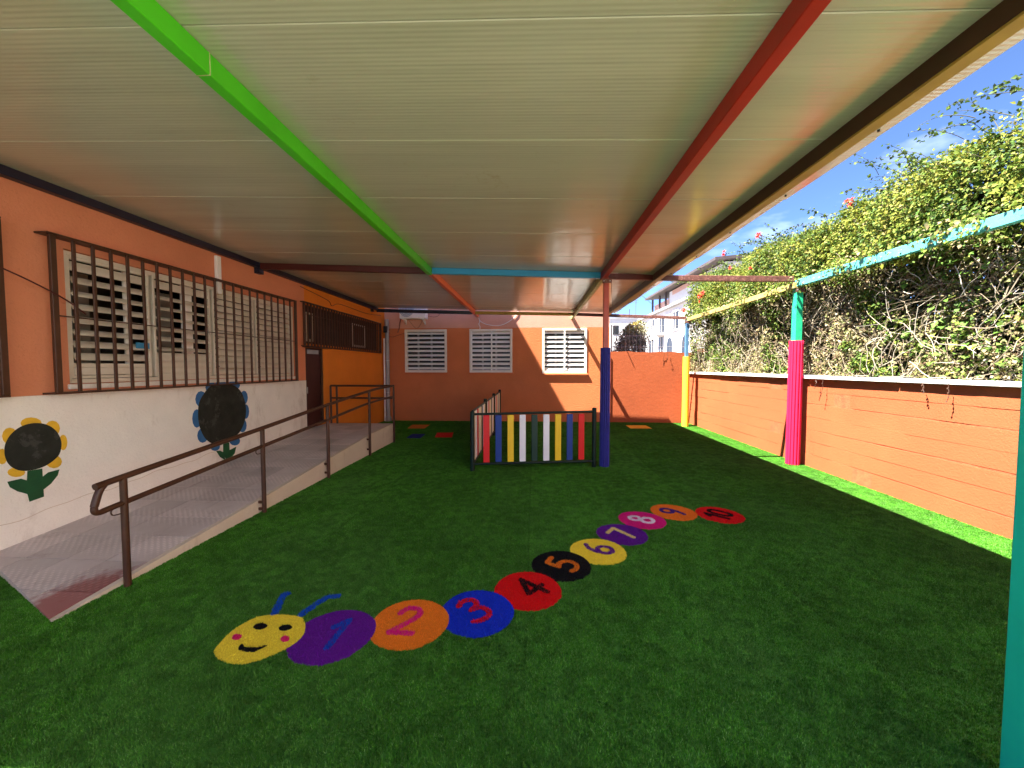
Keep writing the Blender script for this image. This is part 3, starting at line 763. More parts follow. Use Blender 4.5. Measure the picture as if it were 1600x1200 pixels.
# thin skirting ridge near the foot of the wall, as in the old render
MB().tube([(x, YB - 0.001, 0.36 + 0.01 * math.sin(x * 3.1) + 0.006 * math.sin(x * 11)) for x in np.linspace(-4.5, -0.2, 60)], 0.007, 5).build('plaster_ridge', 'orange_back', annexe)

def back_window(q, nsl, mull, tilt0):
    x0, x1, z0, z1 = q
    wd = MB(MBK); frame_local(wd, x0 - 0.012, x1 + 0.012, z0 - 0.0, z1 + 0.0, -0.022, 0.07, 0.075, 0.006)
    wdo = wd.build('window', 'cream', annexe)
    n = nsl
    for i in range(n):
        z = z0 + 0.14 + (z1 - z0 - 0.26) * i / (n - 1)
        louvre(MBK, wdo, x0 + 0.066, x1 - 0.066, z, 0.1, R(tilt0 + random.uniform(-4, 4)), 0.035, 'white', 0.10)
    for mu in mull:
        xm = x0 + (x1 - x0) * mu
        MB(MBK).box((xm - 0.022, -0.028, z0 + 0.077), (xm + 0.022, -0.012, z1 - 0.077), 0.003).build('slat_rod', 'white', wdo)
    MB(MBK).box((x0 + 0.066, 0.10, z0 + 0.076), (x1 - 0.066, 0.11, z1 - 0.076)).build('pane', 'glass_dark', wdo)
    for mu in (0.3, 0.62):
        xm = x0 + (x1 - x0) * mu
        MB(MBK).box((xm - 0.03, 0.085, z0 + 0.077), (xm + 0.03, 0.099, z1 - 0.077), 0.003).build('inner_mullion', 'house_grey', wdo)
    MB(MBK).box((x0 - 0.05, -0.055, z0 - 0.055), (x1 + 0.05, 0.0 - 0.001, z0 - 0.001), 0.008).build('window_sill', 'orange_back', wdo)
    return wdo
back_window(BW[0], 9, (), 44)
back_window(BW[1], 9, (0.52, 0.045), 50)
back_window(BW[2], 9, (0.50,), 56)

# low rough wall that closes the gap right of the back building
low = MB()
n = 24
for i in range(n):
    xa, xb = XE + 0.002 + (XR + 1.2 - XE) * i / n, XE + 0.002 + (XR + 1.2 - XE) * (i + 1) / n
    za, zb = (2.185 + 0.012 * math.sin(x * 5.1) + 0.008 * math.sin(x * 13.7) - 0.01 * (x - XE) for x in (xa, xb))
    low.add([(xa, YB + 0.01, -0.02), (xb, YB + 0.01, -0.02), (xb, YB + 0.24, -0.02), (xa, YB + 0.24, -0.02), (xa, YB + 0.01, za), (xb, YB + 0.01, zb), (xb, YB + 0.24, zb), (xa, YB + 0.24, za)],
            [(4, 5, 6, 7), (0, 1, 5, 4), (2, 3, 7, 6)] + ([(3, 0, 4, 7)] if i == 0 else []) + ([(1, 2, 6, 5)] if i == n - 1 else []))
lw = low.build('low_wall', 'orange_low')
tag(lw, 'rough orange end wall between the back building and the yellow padded post', 'wall')

# unseen white building, added behind the viewer on the right for bounce light
bounce_bldg = thing('added_bounce_building', 'unseen white building added behind the viewer on the right for bounce light', 'building', (XR + 2, -7, 0))
MB().box((XR + 0.25, -15, -0.02), (XR + 6, 2.3, 8.0)).build('wall', 'bounce_building_white', bounce_bldg)
MB().box((XR + 0.12, -15.1, 8.0), (XR + 6.1, 2.4, 8.15)).build('roof', 'house_grey', bounce_bldg)
for yy_ in (-12.5, -9.5, -6.5, -3.5, -0.9):
    MB().box((XR + 0.235, yy_, 3.6), (XR + 0.30, yy_ + 1.0, 4.9)).build('window', 'glass_dark', bounce_bldg)

# ---------------------------------------------------------------- right block wall
bwall = thing('block_wall', 'long painted orange concrete block wall with white coping under the vine', 'wall', (XR, 4, 0))
NC = 7
CH = 1.505 / NC
MB().box((XR + 0.004, -14, -0.02), (XR + 0.22, YB - 0.001 + 0.009, 1.5)).build('mortar_core', 'mortar', bwall)
for c in range(NC):
    z0, z1 = c * CH, (c + 1) * CH
    ys = np.arange(-14, YB + 0.001, 0.1); ys[-1] = YB
    up = np.cumsum(rng.normal(0, 0.0016, len(ys))); up -= np.linspace(0, up[-1], len(ys)); up = np.clip(up, -0.009, 0.009)
    lo_ = np.cumsum(rng.normal(0, 0.0016, len(ys))); lo_ -= np.linspace(0, lo_[-1], len(ys)); lo_ = np.clip(lo_, -0.009, 0.009)
    ga = np.where(rng.random(len(ys)) < 0.5, 0.0002, 0.0013)
    # each block stands a hair proud of or behind its neighbours
    off = np.repeat(rng.normal(0, 0.0018, len(ys) // 4 + 2), 4)[:len(ys)]
    vs_, fs_ = [], []
    for i, y in enumerate(ys):
        x = XR + off[i]
        a, b_ = z0 + ga[i] + (lo_[i] if c else -0.02), z1 - ga[i] + (up[i] if c < NC - 1 else -0.004)
        vs_ += [(XR + 0.02, y, a), (x, y, a + 0.003), (x, y, b_ - 0.003), (XR + 0.02, y, b_)]
    for i in range(len(ys) - 1):
        k = 4 * i
        fs_ += [(k, k + 4, k + 5, k + 1), (k + 1, k + 5, k + 6, k + 2), (k + 2, k + 6, k + 7, k + 3)]
    MB().add(vs_, fs_).build('block_course', 'block', bwall)
cp = MB()
edges = list(np.arange(-14, YB, 1.6)) + [YB + 0.12]
for i in range(len(edges) - 1):
    dz = random.uniform(-0.006, 0.006)
    MB().box((XR - 0.075 + random.uniform(-0.006, 0.006), edges[i] + 0.004, 1.506), (XR + 0.30, edges[i + 1] - 0.004, 1.562 + dz), 0.008).build('coping_stone', 'cap', bwall)

# ---------------------------------------------------------------- access ramp on the left
RAMP_Y, RAMP_Z = [2.2, 7.4, 8.5], [0.004, 0.40, 0.43]
def ramp_h(y): return float(np.interp(y, RAMP_Y, RAMP_Z))
def ramp_start(x): return 2.316 - 0.448 * (x + 3.235)
ramp = thing('access_ramp', 'sloping tiled ramp with pale concrete edge rising along the white wall', 'ramp', (-4.0, 5.4, 0))
s = MB()
vs_, fs_ = [], []
yy = [2.99, 3.2, 4.2, 5.2, 6.2, 7.4, 8.5]
for y in yy:
    z = ramp_h(y) - 0.010
    row = [(XL + 0.005, -0.02, 0), (-3.20, -0.02, 0), (-3.20, 0.008, 1), (-3.245, 0.008, 1), (-3.246, 0.0, 1), (XL + 0.005, 0.0, 1)]
    for (x, dz_, t_) in row:
        yq = ramp_start(x) if y == yy[0] else y              # the foot of the ramp is cut on a slant
        vs_.append((x, yq, (ramp_h(yq) - 0.010 + dz_) if t_ else -0.02))
for i in range(len(yy) - 1):
    k = 6 * i
    fs_ += [(k + j, k + (j + 1) % 6, k + 6 + (j + 1) % 6, k + 6 + j) for j in range(6)]
fs_ += [tuple(range(6)), tuple(range(6 * len(yy) - 1, 6 * len(yy) - 7, -1))]
s.add(vs_, fs_).build('slab', 'concrete', ramp)
def clip_line(poly):
    out = []
    for i in range(len(poly)):
        p, q = poly[i], poly[(i + 1) % len(poly)]
        dp, dq = p[1] - ramp_start(p[0]), q[1] - ramp_start(q[0])
        if dp >= 0: out.append(p)
        if dp * dq < 0:
            t = dp / (dp - dq)
            out.append((p[0] + t * (q[0] - p[0]), p[1] + t * (q[1] - p[1])))
    return out
tx = np.linspace(XL + 0.006, -3.248, 5)
ty = np.arange(2.2, 8.51, 0.394)
for i in range(4):
    for j in range(len(ty) - 1):
        g_ = 0.004
        poly = clip_line([(tx[i] + g_, ty[j] + g_), (tx[i + 1] - g_, ty[j] + g_), (tx[i + 1] - g_, ty[j + 1] - g_), (tx[i] + g_, ty[j + 1] - g_)])
        if len(poly) < 3: continue
        dz = random.uniform(-0.0015, 0.0015)
        n = len(poly)
        top = [(x, y, ramp_h(y) + dz) for x, y in poly]
        bot = [(x, y, ramp_h(y) - 0.0095) for x, y in poly]
        MB().add(top + bot, [tuple(range(n))] + [(k, (k + 1) % n, (k + 1) % n + n, k + n) for k in range(n)]).build('tile', 'tile', ramp)

# ---------------------------------------------------------------- handrail
XH = -3.15
rail = thing('handrail', 'brown tubular handrail with two bars following the ramp', 'handrail', (XH, 5.5, 0))
for (y, zt) in ((2.735, 0.85), (4.25, 0.985), (5.66, 1.12), (7.15, 1.24)):
    po = MB().tube([(XH, y, 0.002), (XH, y, zt)], 0.024, 12).build('post', 'brown', rail, True)
    hs = ramp_h(y)
    for zz in ([max(0.03, hs * 0.35), hs * 0.85] if hs > 0.1 else []):
        MB().box((-3.2, y - 0.035, zz - 0.016), (XH + 0.0, y - 0.02, zz + 0.016), 0.003).build('bracket', 'brown', po)
for (x, y, z0) in ((XH, 8.42, 0.002), (-4.46, 8.42, 0.43), (-4.60, 8.42, 0.43)):
    MB().tube([(x, y, z0), (x, y, 1.285)], 0.022, 12).build('post', 'brown', rail, True)
def arc(pts):
    """smooth a polyline through its points"""
    out = []
    P_ = [Vector(p) for p in pts]
    for i in range(len(P_) - 1):
        p0, p1, p2, p3 = P_[max(i - 1, 0)], P_[i], P_[i + 1], P_[min(i + 2, len(P_) - 1)]
        for s_ in np.linspace(0, 1, 6, endpoint=False):
            out.append(0.5 * ((2 * p1) + (p2 - p0) * s_ + (2 * p0 - 5 * p1 + 4 * p2 - p3) * s_ * s_ + (3 * p1 - p0 - 3 * p2 + p3) * s_ ** 3))
    out.append(P_[-1])
    return out
top = [(XH, 2.535, 0.70), (XH, 2.565, 0.79), (XH, 2.60, 0.835), (XH, 2.68, 0.855), (XH, 4.21, 0.992), (XH, 5.65, 1.128), (XH, 7.15, 1.25), (XH, 7.85, 1.278), (XH, 8.42, 1.287)]
MB().tube(arc(top), 0.024, 12).build('top_rail', 'brown', rail, True)
bot = [(XH, 2.535, 0.70), (XH, 2.535, 0.668), (XH, 2.555, 0.650), (XH, 2.60, 0.648), (XH, 2.74, 0.662), (XH, 4.22, 0.784), (XH, 5.66, 0.90), (XH, 7.16, 1.02), (XH, 8.33, 1.045)]
MB().tube(arc(bot), 0.021, 12).build('lower_rail', 'brown', rail, True)
MB().tube([(-4.60, 8.42, 1.287), (XH, 8.42, 1.287)], 0.022, 12).build('cross_rail', 'brown', rail, True)
MB().tube([(-4.60, 8.42, 1.01), (XH - 0.03, 8.42, 1.01)], 0.020, 12).build('cross_rail', 'brown', rail, True)
for y in (2.70, 4.20):
    z = 0.66 if y < 3 else 0.782
    MB().tube(arc([(XH, y, z - 0.015), (XH - 0.005, y - 0.05, z - 0.03), (XH, y - 0.05, z - 0.065), (XH, y, z - 0.075), (XH, y + 0.035, z - 0.075)]), 0.005, 6).build('hook', 'brown', rail, True)

# ---------------------------------------------------------------- canopy on steel posts
def U(x): return 3.335 - 0.031 * x           # underside of the roof sheets
ROOF_X0, ROOF_X1, ROOF_Y1 = XL + 0.005, 2.32, 11.33
can = thing('canopy', 'flat canopy of pale sheet panels on painted steel beams and padded posts', 'canopy', (0, 5, 0))
PITCH = 0.963
yk = [0.68] + [1.875 + PITCH * k for k in range(-1, 10)] + [ROOF_Y1]
for i in range(len(yk) - 1):
    y0, y1 = yk[i] + 0.0025, yk[i + 1] - 0.0025
    xe = ROOF_X1 + (0.014 if i % 2 else 0.0)
    dz = random.uniform(-0.002, 0.002)
    nseg = 2
    vs_ = []
    for x in (ROOF_X0, xe):
        z = U(x) + dz
        vs_ += [(x, y0, z + 0.004), (x, y0 + 0.004, z), (x, y1 - 0.004, z), (x, y1, z + 0.004), (x, y1, z + 0.05), (x, y0, z + 0.05)]
    fs_ = [tuple(range(5, -1, -1)), tuple(range(6, 12))] + [(j, (j + 1) % 6, 6 + (j + 1) % 6, 6 + j) for j in range(6)]
    MB().add(vs_, fs_).build('roof_panel', 'ceiling', can)
    # bolt ends along the free edge
    MB().tube([(xe - 0.06, y1 - 0.1, U(xe) - 0.012), (xe - 0.06, y1 - 0.1, U(xe) + 0.004)], 0.008, 6).build('bolt', 'black', can)
tsk = MB()
tsk.add([(ROOF_X0, yk[0], U(ROOF_X0) + 0.056), (2.345, yk[0], U(2.345) + 0.056), (2.345, ROOF_Y1, U(2.345) + 0.056), (ROOF_X0, ROOF_Y1, U(ROOF_X0) + 0.056),
         (ROOF_X0, yk[0], U(ROOF_X0) + 0.075), (2.345, yk[0], U(2.345) + 0.075), (2.345, ROOF_Y1, U(2.345) + 0.075), (ROOF_X0, ROOF_Y1, U(ROOF_X0) + 0.075)],
        [(0, 1, 2, 3), (7, 6, 5, 4), (0, 4, 5, 1), (1, 5, 6, 2), (2, 6, 7, 3), (3, 7, 4, 0)])
tsk.build('roof_skin', 'house_grey', can)

def long_beam(x, y0, y1, mat, w=0.078, h=0.12, label=None, drop=0.001):
    z = U(x) - drop - h / 2 - 0.002
    o = MB().beam((x, y0, z), (x, y1, z), w, h, ch=0.005).build('beam', mat, can)
    if label: tag(o, label)
    return o
CY = lambda x: float(np.interp(x, [-4.75, 1.2, 2.6, 4.5], [6.38, 6.64, 6.84, 6.95]))     # the cross beam runs slightly askew
XG, XRD = -1.78, 1.155
long_beam(XG, 0.70, CY(XG), 'green_beam', label='bright green long beam')
MB().box((XG - 0.0396, 2.03, U(XG) - 0.1242), (XG + 0.0396, 2.036, U(XG) - 0.004)).build('weld_seam', 'lime_beam', can)
long_beam(XG, CY(XG) + 0.002, YB, 'orange_beam', 0.08, 0.11, 'orange long beam')
long_beam(XRD, 0.70, CY(XRD) + 0.04, 'red_beam', 0.082, 0.12, 'red long beam')
long_beam(XRD, CY(XRD) + 0.044, YB, 'lime_beam', 0.075, 0.11, 'weathered lime long beam')
eb = MB(); eb.box((2.00, 0.70, 3.165), (2.016, 11.30, U(2.0) - 0.003)); eb.box((2.0165, 0.70, U(2.1) - 0.022), (2.10, 11.30, U(2.1) - 0.004))
tag(eb.build('beam', 'edge_beam', can), 'dark brown edge beam')
el = MB(); el.box((2.0005, 0.70, 3.150), (2.085, 11.30, 3.1645), 0.002); el.box((2.072, 0.70, 3.165), (2.085, 11.30, 3.20), 0.002)
tag(el.build('edge_lip', 'edge_lip', can), 'yellow lower lip of the edge beam')
# bearer on the left wall
z = U(XL) - 0.045
MB().beam((XL + 0.045, 0.70, z), (XL + 0.045, ROOF_Y1, z), 0.085, 0.085, ch=0.004).build('wall_bearer', 'navy', can)
MB().box((XL + 0.002, 6.32, z - 0.14), (XL + 0.09, 6.44, z - 0.045), 0.004).build('bracket', 'navy', can)
MB().box((XL + 0.002, 10.95, z - 0.12), (XL + 0.08, 11.03, z - 0.045), 0.004).build('bracket', 'navy', can)
# cross beam, each bay its own colour
def cross(x0, x1, ya, yb, mat, h=0.10, w=0.075, zf=None, name='cross_beam', label=None):
    f_ = zf or (lambda x: U(x) - 0.004 - h / 2)
    o = MB().beam((x0, ya, f_(x0)), (x1, yb, f_(x1)), w, h, ch=0.004).build(name, mat, can)
    if label: tag(o, label)
    return o
cross(XL + 0.09, XG - 0.045, CY(XL), CY(XG), 'darkred', label='dark red cross beam')
cross(XG + 0.045, XRD - 0.048, CY(XG), CY(XRD), 'cyan_beam', label='sky blue cross beam')
zr = lambda x: 3.235 - 0.006 * (x - 1.2)
cross(XRD + 0.05, 2.45, CY(XRD), CY(2.45), 'darkred', zf=zr, h=0.09)
cross(2.451, 4.43, CY(2.45), CY(4.43), 'rust', zf=zr, h=0.09, label='rusty cross beam open to the sky')
# rear purlin
zp = lambda x: float(np.interp(x, [-4.75, -1.72, 1.15, 4.4], [3.395, 3.30, 3.235, 3.10]))
cross(XL + 0.06, XG - 0.044, 11.27, 11.27, 'navy', zf=zp, h=0.095, w=0.06, name='purlin')
cross(XG + 0.044, XRD - 0.042, 11.27, 11.27, 'olive_beam', zf=zp, h=0.09, w=0.06, name='purlin', label='olive yellow rear purlin')
cross(XRD + 0.042, 2.36, 11.27, 11.27, 'darkred', zf=zp, h=0.085, w=0.06, name='purlin')
cross(2.361, 4.30, 11.27, 11.27, 'rust', zf=zp, h=0.085, w=0.06, name='purlin', label='rusty rear purlin open to the sky')
# side beams over the block wall
tb = MB().beam((4.50, 6.99, 3.135), (4.46, 1.2, 3.08), 0.08, 0.115, ch=0.004).build('side_beam', 'teal_beam', can); tag(tb, 'flaking teal side beam')
yb_ = MB().beam((4.45, 6.88, 3.10), (4.36, 11.23, 3.06), 0.07, 0.095, ch=0.004).build('side_beam', 'yellow_beam', can); tag(yb_, 'flaking yellow side beam')

def fluted(mb, x, y, z0, z1, r, nfl=18, depth=0.10):
    n = nfl * 4
    ring = []
    for k in range(n):
        a = 2 * math.pi * k / n
        rr = r * (1 - depth * (0, 0.0, 1, 1)[k % 4] if depth else 1)
        ring.append((x + rr * math.cos(a), y + rr * math.sin(a)))
    mb.prism(ring, 'z', z0, z1)
    return mb
def post(x, y, ztop, mat, pad, padz, w, r, nfl, depth, label):
    o = MB().box((x - w / 2, y - w / 2, 0.002), (x + w / 2, y + w / 2, ztop), 0.006).build('post', mat, can)
    tag(o, label)
    if pad:
        fluted(MB(), x, y, 0.012, padz, r, nfl, depth).build('padding', pad, o, smooth=not depth)
    return o
post(1.20, 6.60, 3.195, 'redpost', 'pad_blue', 2.03, 0.085, 0.084, 14, 0.20, 'brick red post with violet blue padding')
post(4.52, 6.94, 3.08, 'green_post', 'pad_red', 2.16, 0.115, 0.108, 14, 0.18, 'green post with crimson padding')
post(4.34, 11.28, 3.04, 'blue_post', 'pad_yellow', 2.01, 0.085, 0.092, 12, 0.0, 'faded blue post with yellow padding')
post(1.975, 1.575, 3.149, 'teal_post', None, 0, 0.115, 0, 0, 0, 'plain teal post at the right edge')

# joint plates and bolts where beams meet posts
for (x, y, z) in ((1.20, 6.60, 3.10), (4.52, 6.94, 2.98), (4.34, 11.28, 2.95), (1.975, 1.575, 3.05)):
    jp = MB(); jp.box((x - 0.075, y - 0.072, z), (x + 0.075, y - 0.062, z + 0.075), 0.003)
    pl_ = jp.build('joint_plate', 'rust', can)
    for dx in (-0.05, 0.05):
        MB().tube([(x + dx, y - 0.082, z + 0.037), (x + dx, y - 0.0715, z + 0.037)], 0.011, 6).build('bolt', 'galv', pl_)

# debris caught on the lime beam
nest = MB()
for i in range(46):
    p = Vector((XRD - 0.04 + random.uniform(-0.06, 0.05), 10.4 + random.uniform(-0.6, 0.7), U(XRD) - 0.05 + random.uniform(-0.06, 0.03)))
    q = p + Vector((random.uniform(-0.16, 0.06), random.uniform(-0.15, 0.15), random.uniform(-0.12, 0.08)))
    nest.tube([p, (p + q) / 2 + Vector((0, 0, random.uniform(-0.02, 0.02))), q], 0.004, 4)
tag(nest.build('dry_twigs', 'rust'), 'bundle of dry twigs caught on the lime beam by the back wall', 'twigs')

# ---------------------------------------------------------------- coloured picket fence
fa, fb = Vector((-1.01, 6.19, 0)), Vector((1.015, 6.55, 0))
fen = thing('picket_fence', 'low fence with coloured slats and dark green tube frame beside the violet post', 'fence', (0, 6.37, 0))
fd = (fb - fa).normalized()
def fpost(x, y, h):
    MB().tube([(x, y, 0.002), (x, y, h - 0.012), (x, y, h)], [0.038, 0.038, 0.026], 12).build('post', 'dark_metal', fen, True)
fpost(fa.x, fa.y, 0.985); fpost(fb.x, fb.y, 1.02)
for z, zz in ((0.935, 0.955), (0.115, 0.105)):
    MB().tube([fa + Vector((0, 0, z)), fb + Vector((0, 0, zz))], 0.020, 10).build('rail', 'dark_metal', fen, True)
for i, c in enumerate(('red', 'blue', 'yellow', 'white', 'green', 'white', 'yellow', 'blue', 'red')):
    p = fa + fd * (0.228 + 0.2005 * i)
    yaw = math.atan2(fd.y, fd.x)
    m_ = Matrix.Translation((p.x, p.y - 0.001, 0)) @ Matrix.Rotation(yaw, 4, 'Z')
    MB(m_).box((-0.052, -0.012, 0.136), (0.052, 0.012, 0.917), 0.006).build('slat', 'slat_' + c, fen)
ys = [6.19, 7.83, 9.46, 11.08]
for y in ys[1:]:
    fpost(-1.005, y, 1.06)
for a, b_ in zip(ys[:-1], ys[1:]):
    for z in (0.985, 0.12):
        MB().tube([(-1.006, a, z), (-1.006, b_, z)], 0.020, 10).build('rail', 'dark_metal', fen, True)
    for i in range(8):
        y = a + 0.2 + (b_ - a - 0.36) * i / 7
        c = ('cream', 'white', 'red', 'cream', 'cream', 'green', 'white', 'cream')[i]
        MB().box((-1.016, y - 0.05, 0.142), (-0.994, y + 0.05, 0.966), 0.006).build('slat', 'slat_' + c, fen)

# ---------------------------------------------------------------- air conditioner, pipes, cables
ac = thing('air_conditioner', 'white outdoor air conditioner unit hung high on the pink back wall', 'air conditioner', (-3.73, 11.8, 3.19))
acb = MB().box((-4.15, 11.66, 3.20), (-3.33, 11.94, 3.76), 0.015).build('casing', 'white', ac)
ring = MB()
for r in (0.05, 0.10, 0.15, 0.20, 0.235):
    ring.tube([(-3.93 + r * math.cos(t), 11.654, 3.48 + r * math.sin(t)) for t in np.linspace(0, 2 * math.pi, 28)], 0.005, 5)
MB().prism([(-3.93 + 0.24 * math.cos(t), 3.48 + 0.24 * math.sin(t)) for t in np.linspace(0, 2 * math.pi, 28, endpoint=False)], 'y', 11.657, 11.6598).build('fan_opening', 'ac_fan', acb)
ring.build('fan_guard', 'white', acb)
for x in (-4.05, -3.44):
    bk = MB(); bk.box((x - 0.02, 11.64, 3.165), (x + 0.02, 12.0 - 0.001, 3.198), 0.003); bk.beam((x, 11.75, 3.16), (x, 11.985, 3.07), 0.03, 0.02); bk.box((x - 0.02, 11.975, 3.05), (x + 0.02, 11.999, 3.164), 0.003)
    bk.build('bracket', 'white', ac)
def cable(name, pts, r, mat, label, cat='cable'):
    return tag(MB().tube(arc(pts), r, 6).build(name, mat, None, True), label, cat)
cable('hose', [(-4.10, 11.75, 3.3), (-4.22, 11.9, 3.1), (-4.26, 11.96, 2.95), (-4.32, 11.975, 2.80)], 0.016, 'rust', 'brown hose hanging from the left end of the air conditioner', 'hose')
cable('cable', [(-3.95, 11.96, 3.19), (-3.85, 11.97, 3.05), (-3.72, 11.97, 2.93), (-3.60, 11.97, 3.02), (-3.52, 11.96, 3.19)], 0.006, 'rust', 'thin brown cable looping under the air conditioner')
cable('cable', [(-3.33, 11.9, 3.3), (-3.12, 11.96, 3.28), (-2.98, 11.97, 3.36), (-2.9, 11.97, 3.6)], 0.007, 'rust', 'thin brown cable looping from the right end of the air conditioner')
cable('cable', [(-4.70, 11.97, 2.72), (-4.5, 11.975, 2.66), (-4.3, 11.98, 2.72), (-4.10, 11.985, 2.78)], 0.006, 'darkred', 'thin dark cable sagging between downpipe and first louvred window')
cable('cable', [(-1.74, 11.97, 3.24), (-1.66, 11.98, 3.12), (-1.45, 11.98, 3.03), (-1.1, 11.98, 3.0), (-0.8, 11.98, 3.12), (-0.56, 11.98, 3.32), (-0.5, 11.98, 3.5)], 0.010, 'slat_white', 'white cable drooping above the middle louvred window')
cable('cable', [(-1.73, 11.97, 3.24), (-1.71, 11.98, 3.12), (-1.735, 11.98, 3.05), (-1.70, 11.98, 2.97), (-1.70, 11.97, 2.90)], 0.011, 'slat_white', 'twisted white cable dropping onto the middle louvred window')
cable('cable', [(XL + 0.02, 2.2, 2.86), (XL + 0.13, 3.0, 2.60), (XL + 0.14, 3.49, 2.40), (XL + 0.10, 3.75, 2.25)], 0.007, 'darkred', 'brown cable slung between the two window grilles')
cable('cable', [(1.30, 6.66, 3.2), (1.62, 8.2, 3.10), (2.0, 9.8, 3.06), (2.5, 11.25, 3.13)], 0.006, 'black', 'thin dark wire slung from the cross beam to the rear purlin')
cable('cable', [(XL + 0.01, 7.6, 3.34), (XL + 0.015, 8.6, 3.24), (XL + 0.015, 8.8, 3.14), (XL + 0.015, 9.2, 3.24), (XL + 0.012, 10.6, 3.22), (XL + 0.012, 11.7, 3.3)], 0.006, 'darkred', 'dark cable pinned above the high barred window')
cable('wire', [(2.0, 11.6, 3.6), (5, 20, 5.6), (9.0, 29, 6.0)], 0.012, 'black', 'overhead wire running from the yard to the white house', 'wire')
cable('conduit', [(2.32, 11.985, 2.05), (2.32, 11.985, 0.35), (2.30, 11.985, 0.31), (1.95, 11.985, 0.30), (1.1, 11.985, 0.31)], 0.014, 'rust', 'thin brown conduit down the back wall behind the violet post', 'conduit')
dp = thing('downpipe', 'grey rain downpipe in the corner beside the high barred window', 'pipe', (-4.60, 11.80, 0))
MB().tube([(-4.60, 11.82, 0.12), (-4.60, 11.82, 2.15), (-4.61, 11.82, 3.2)], 0.062, 14).build('pipe', 'grey_pipe', dp, True)
MB().tube([(-4.68, 11.76, 0.02), (-4.68, 11.76, 2.6)], 0.022, 10).build('pipe', 'white', dp, True)
MB().tube([(-4.60, 11.82, 0.01), (-4.60, 11.82, 0.12), (-4.60, 11.82, 0.17)], [0.10, 0.10, 0.066], 14).build('shoe', 'grey_pipe', dp, True)
for z in (0.9, 1.9, 2.8):
    MB().tube([(-4.60, 11.82, z), (-4.60, 11.82, z + 0.03)], 0.067, 14).build('clamp', 'galv', dp, True)
MB().box((-4.68, 11.70, 2.78), (-4.56, 11.76, 2.98), 0.01).build('junction_box', 'black', dp)
hook = MB().tube(arc([(4.40, 11.34, 1.4), (4.36, 11.40, 0.9), (4.35, 11.42, 0.4), (4.33, 11.43, 0.03)]), 0.014, 8)
tag(hook.build('hose', 'dark_metal', None, True), 'dark hose hanging down behind the yellow padded post', 'hose')

# ---------------------------------------------------------------- turf inlays: caterpillar and squares
DISC_R = 0.255
def in_poly(px, py, poly):
    poly = np.asarray(poly); n = len(poly)
    inside = np.zeros(len(px), dtype=bool)
    j = n - 1
    for i in range(n):
        xi, yi = poly[i]; xj, yj = poly[j]
        c = ((yi > py) != (yj > py)) & (px < (xj - xi) * (py - yi) / (yj - yi + 1e-12) + xi)
        inside ^= c
        j = i
    return inside
def seg_dist(px, py, pts):
    d = np.full(len(px), 9.0)
    for (x0, y0), (x1, y1) in zip(pts[:-1], pts[1:]):
        dx, dy = x1 - x0, y1 - y0
        t = np.clip(((px - x0) * dx + (py - y0) * dy) / (dx * dx + dy * dy + 1e-12), 0, 1)
        d = np.minimum(d, np.hypot(px - x0 - t * dx, py - y0 - t * dy))
    return d
def smooth2(pts, closed=False, k=5):
    P_ = [np.array(p, float) for p in pts]; n = len(P_); out = []
    rngi = range(n) if closed else range(n - 1)
    for i in rngi:
        if closed: p0, p1, p2, p3 = P_[i - 1], P_[i], P_[(i + 1) % n], P_[(i + 2) % n]
        else: p0, p1, p2, p3 = P_[max(i - 1, 0)], P_[i], P_[i + 1], P_[min(i + 2, n - 1)]
        for s_ in np.linspace(0, 1, k, endpoint=False):
            out.append(tuple(0.5 * ((2 * p1) + (p2 - p0) * s_ + (2 * p0 - 5 * p1 + 4 * p2 - p3) * s_ ** 2 + (3 * p1 - p0 - 3 * p2 + p3) * s_ ** 3)))
    if not closed: out.append(tuple(P_[-1]))
    return out
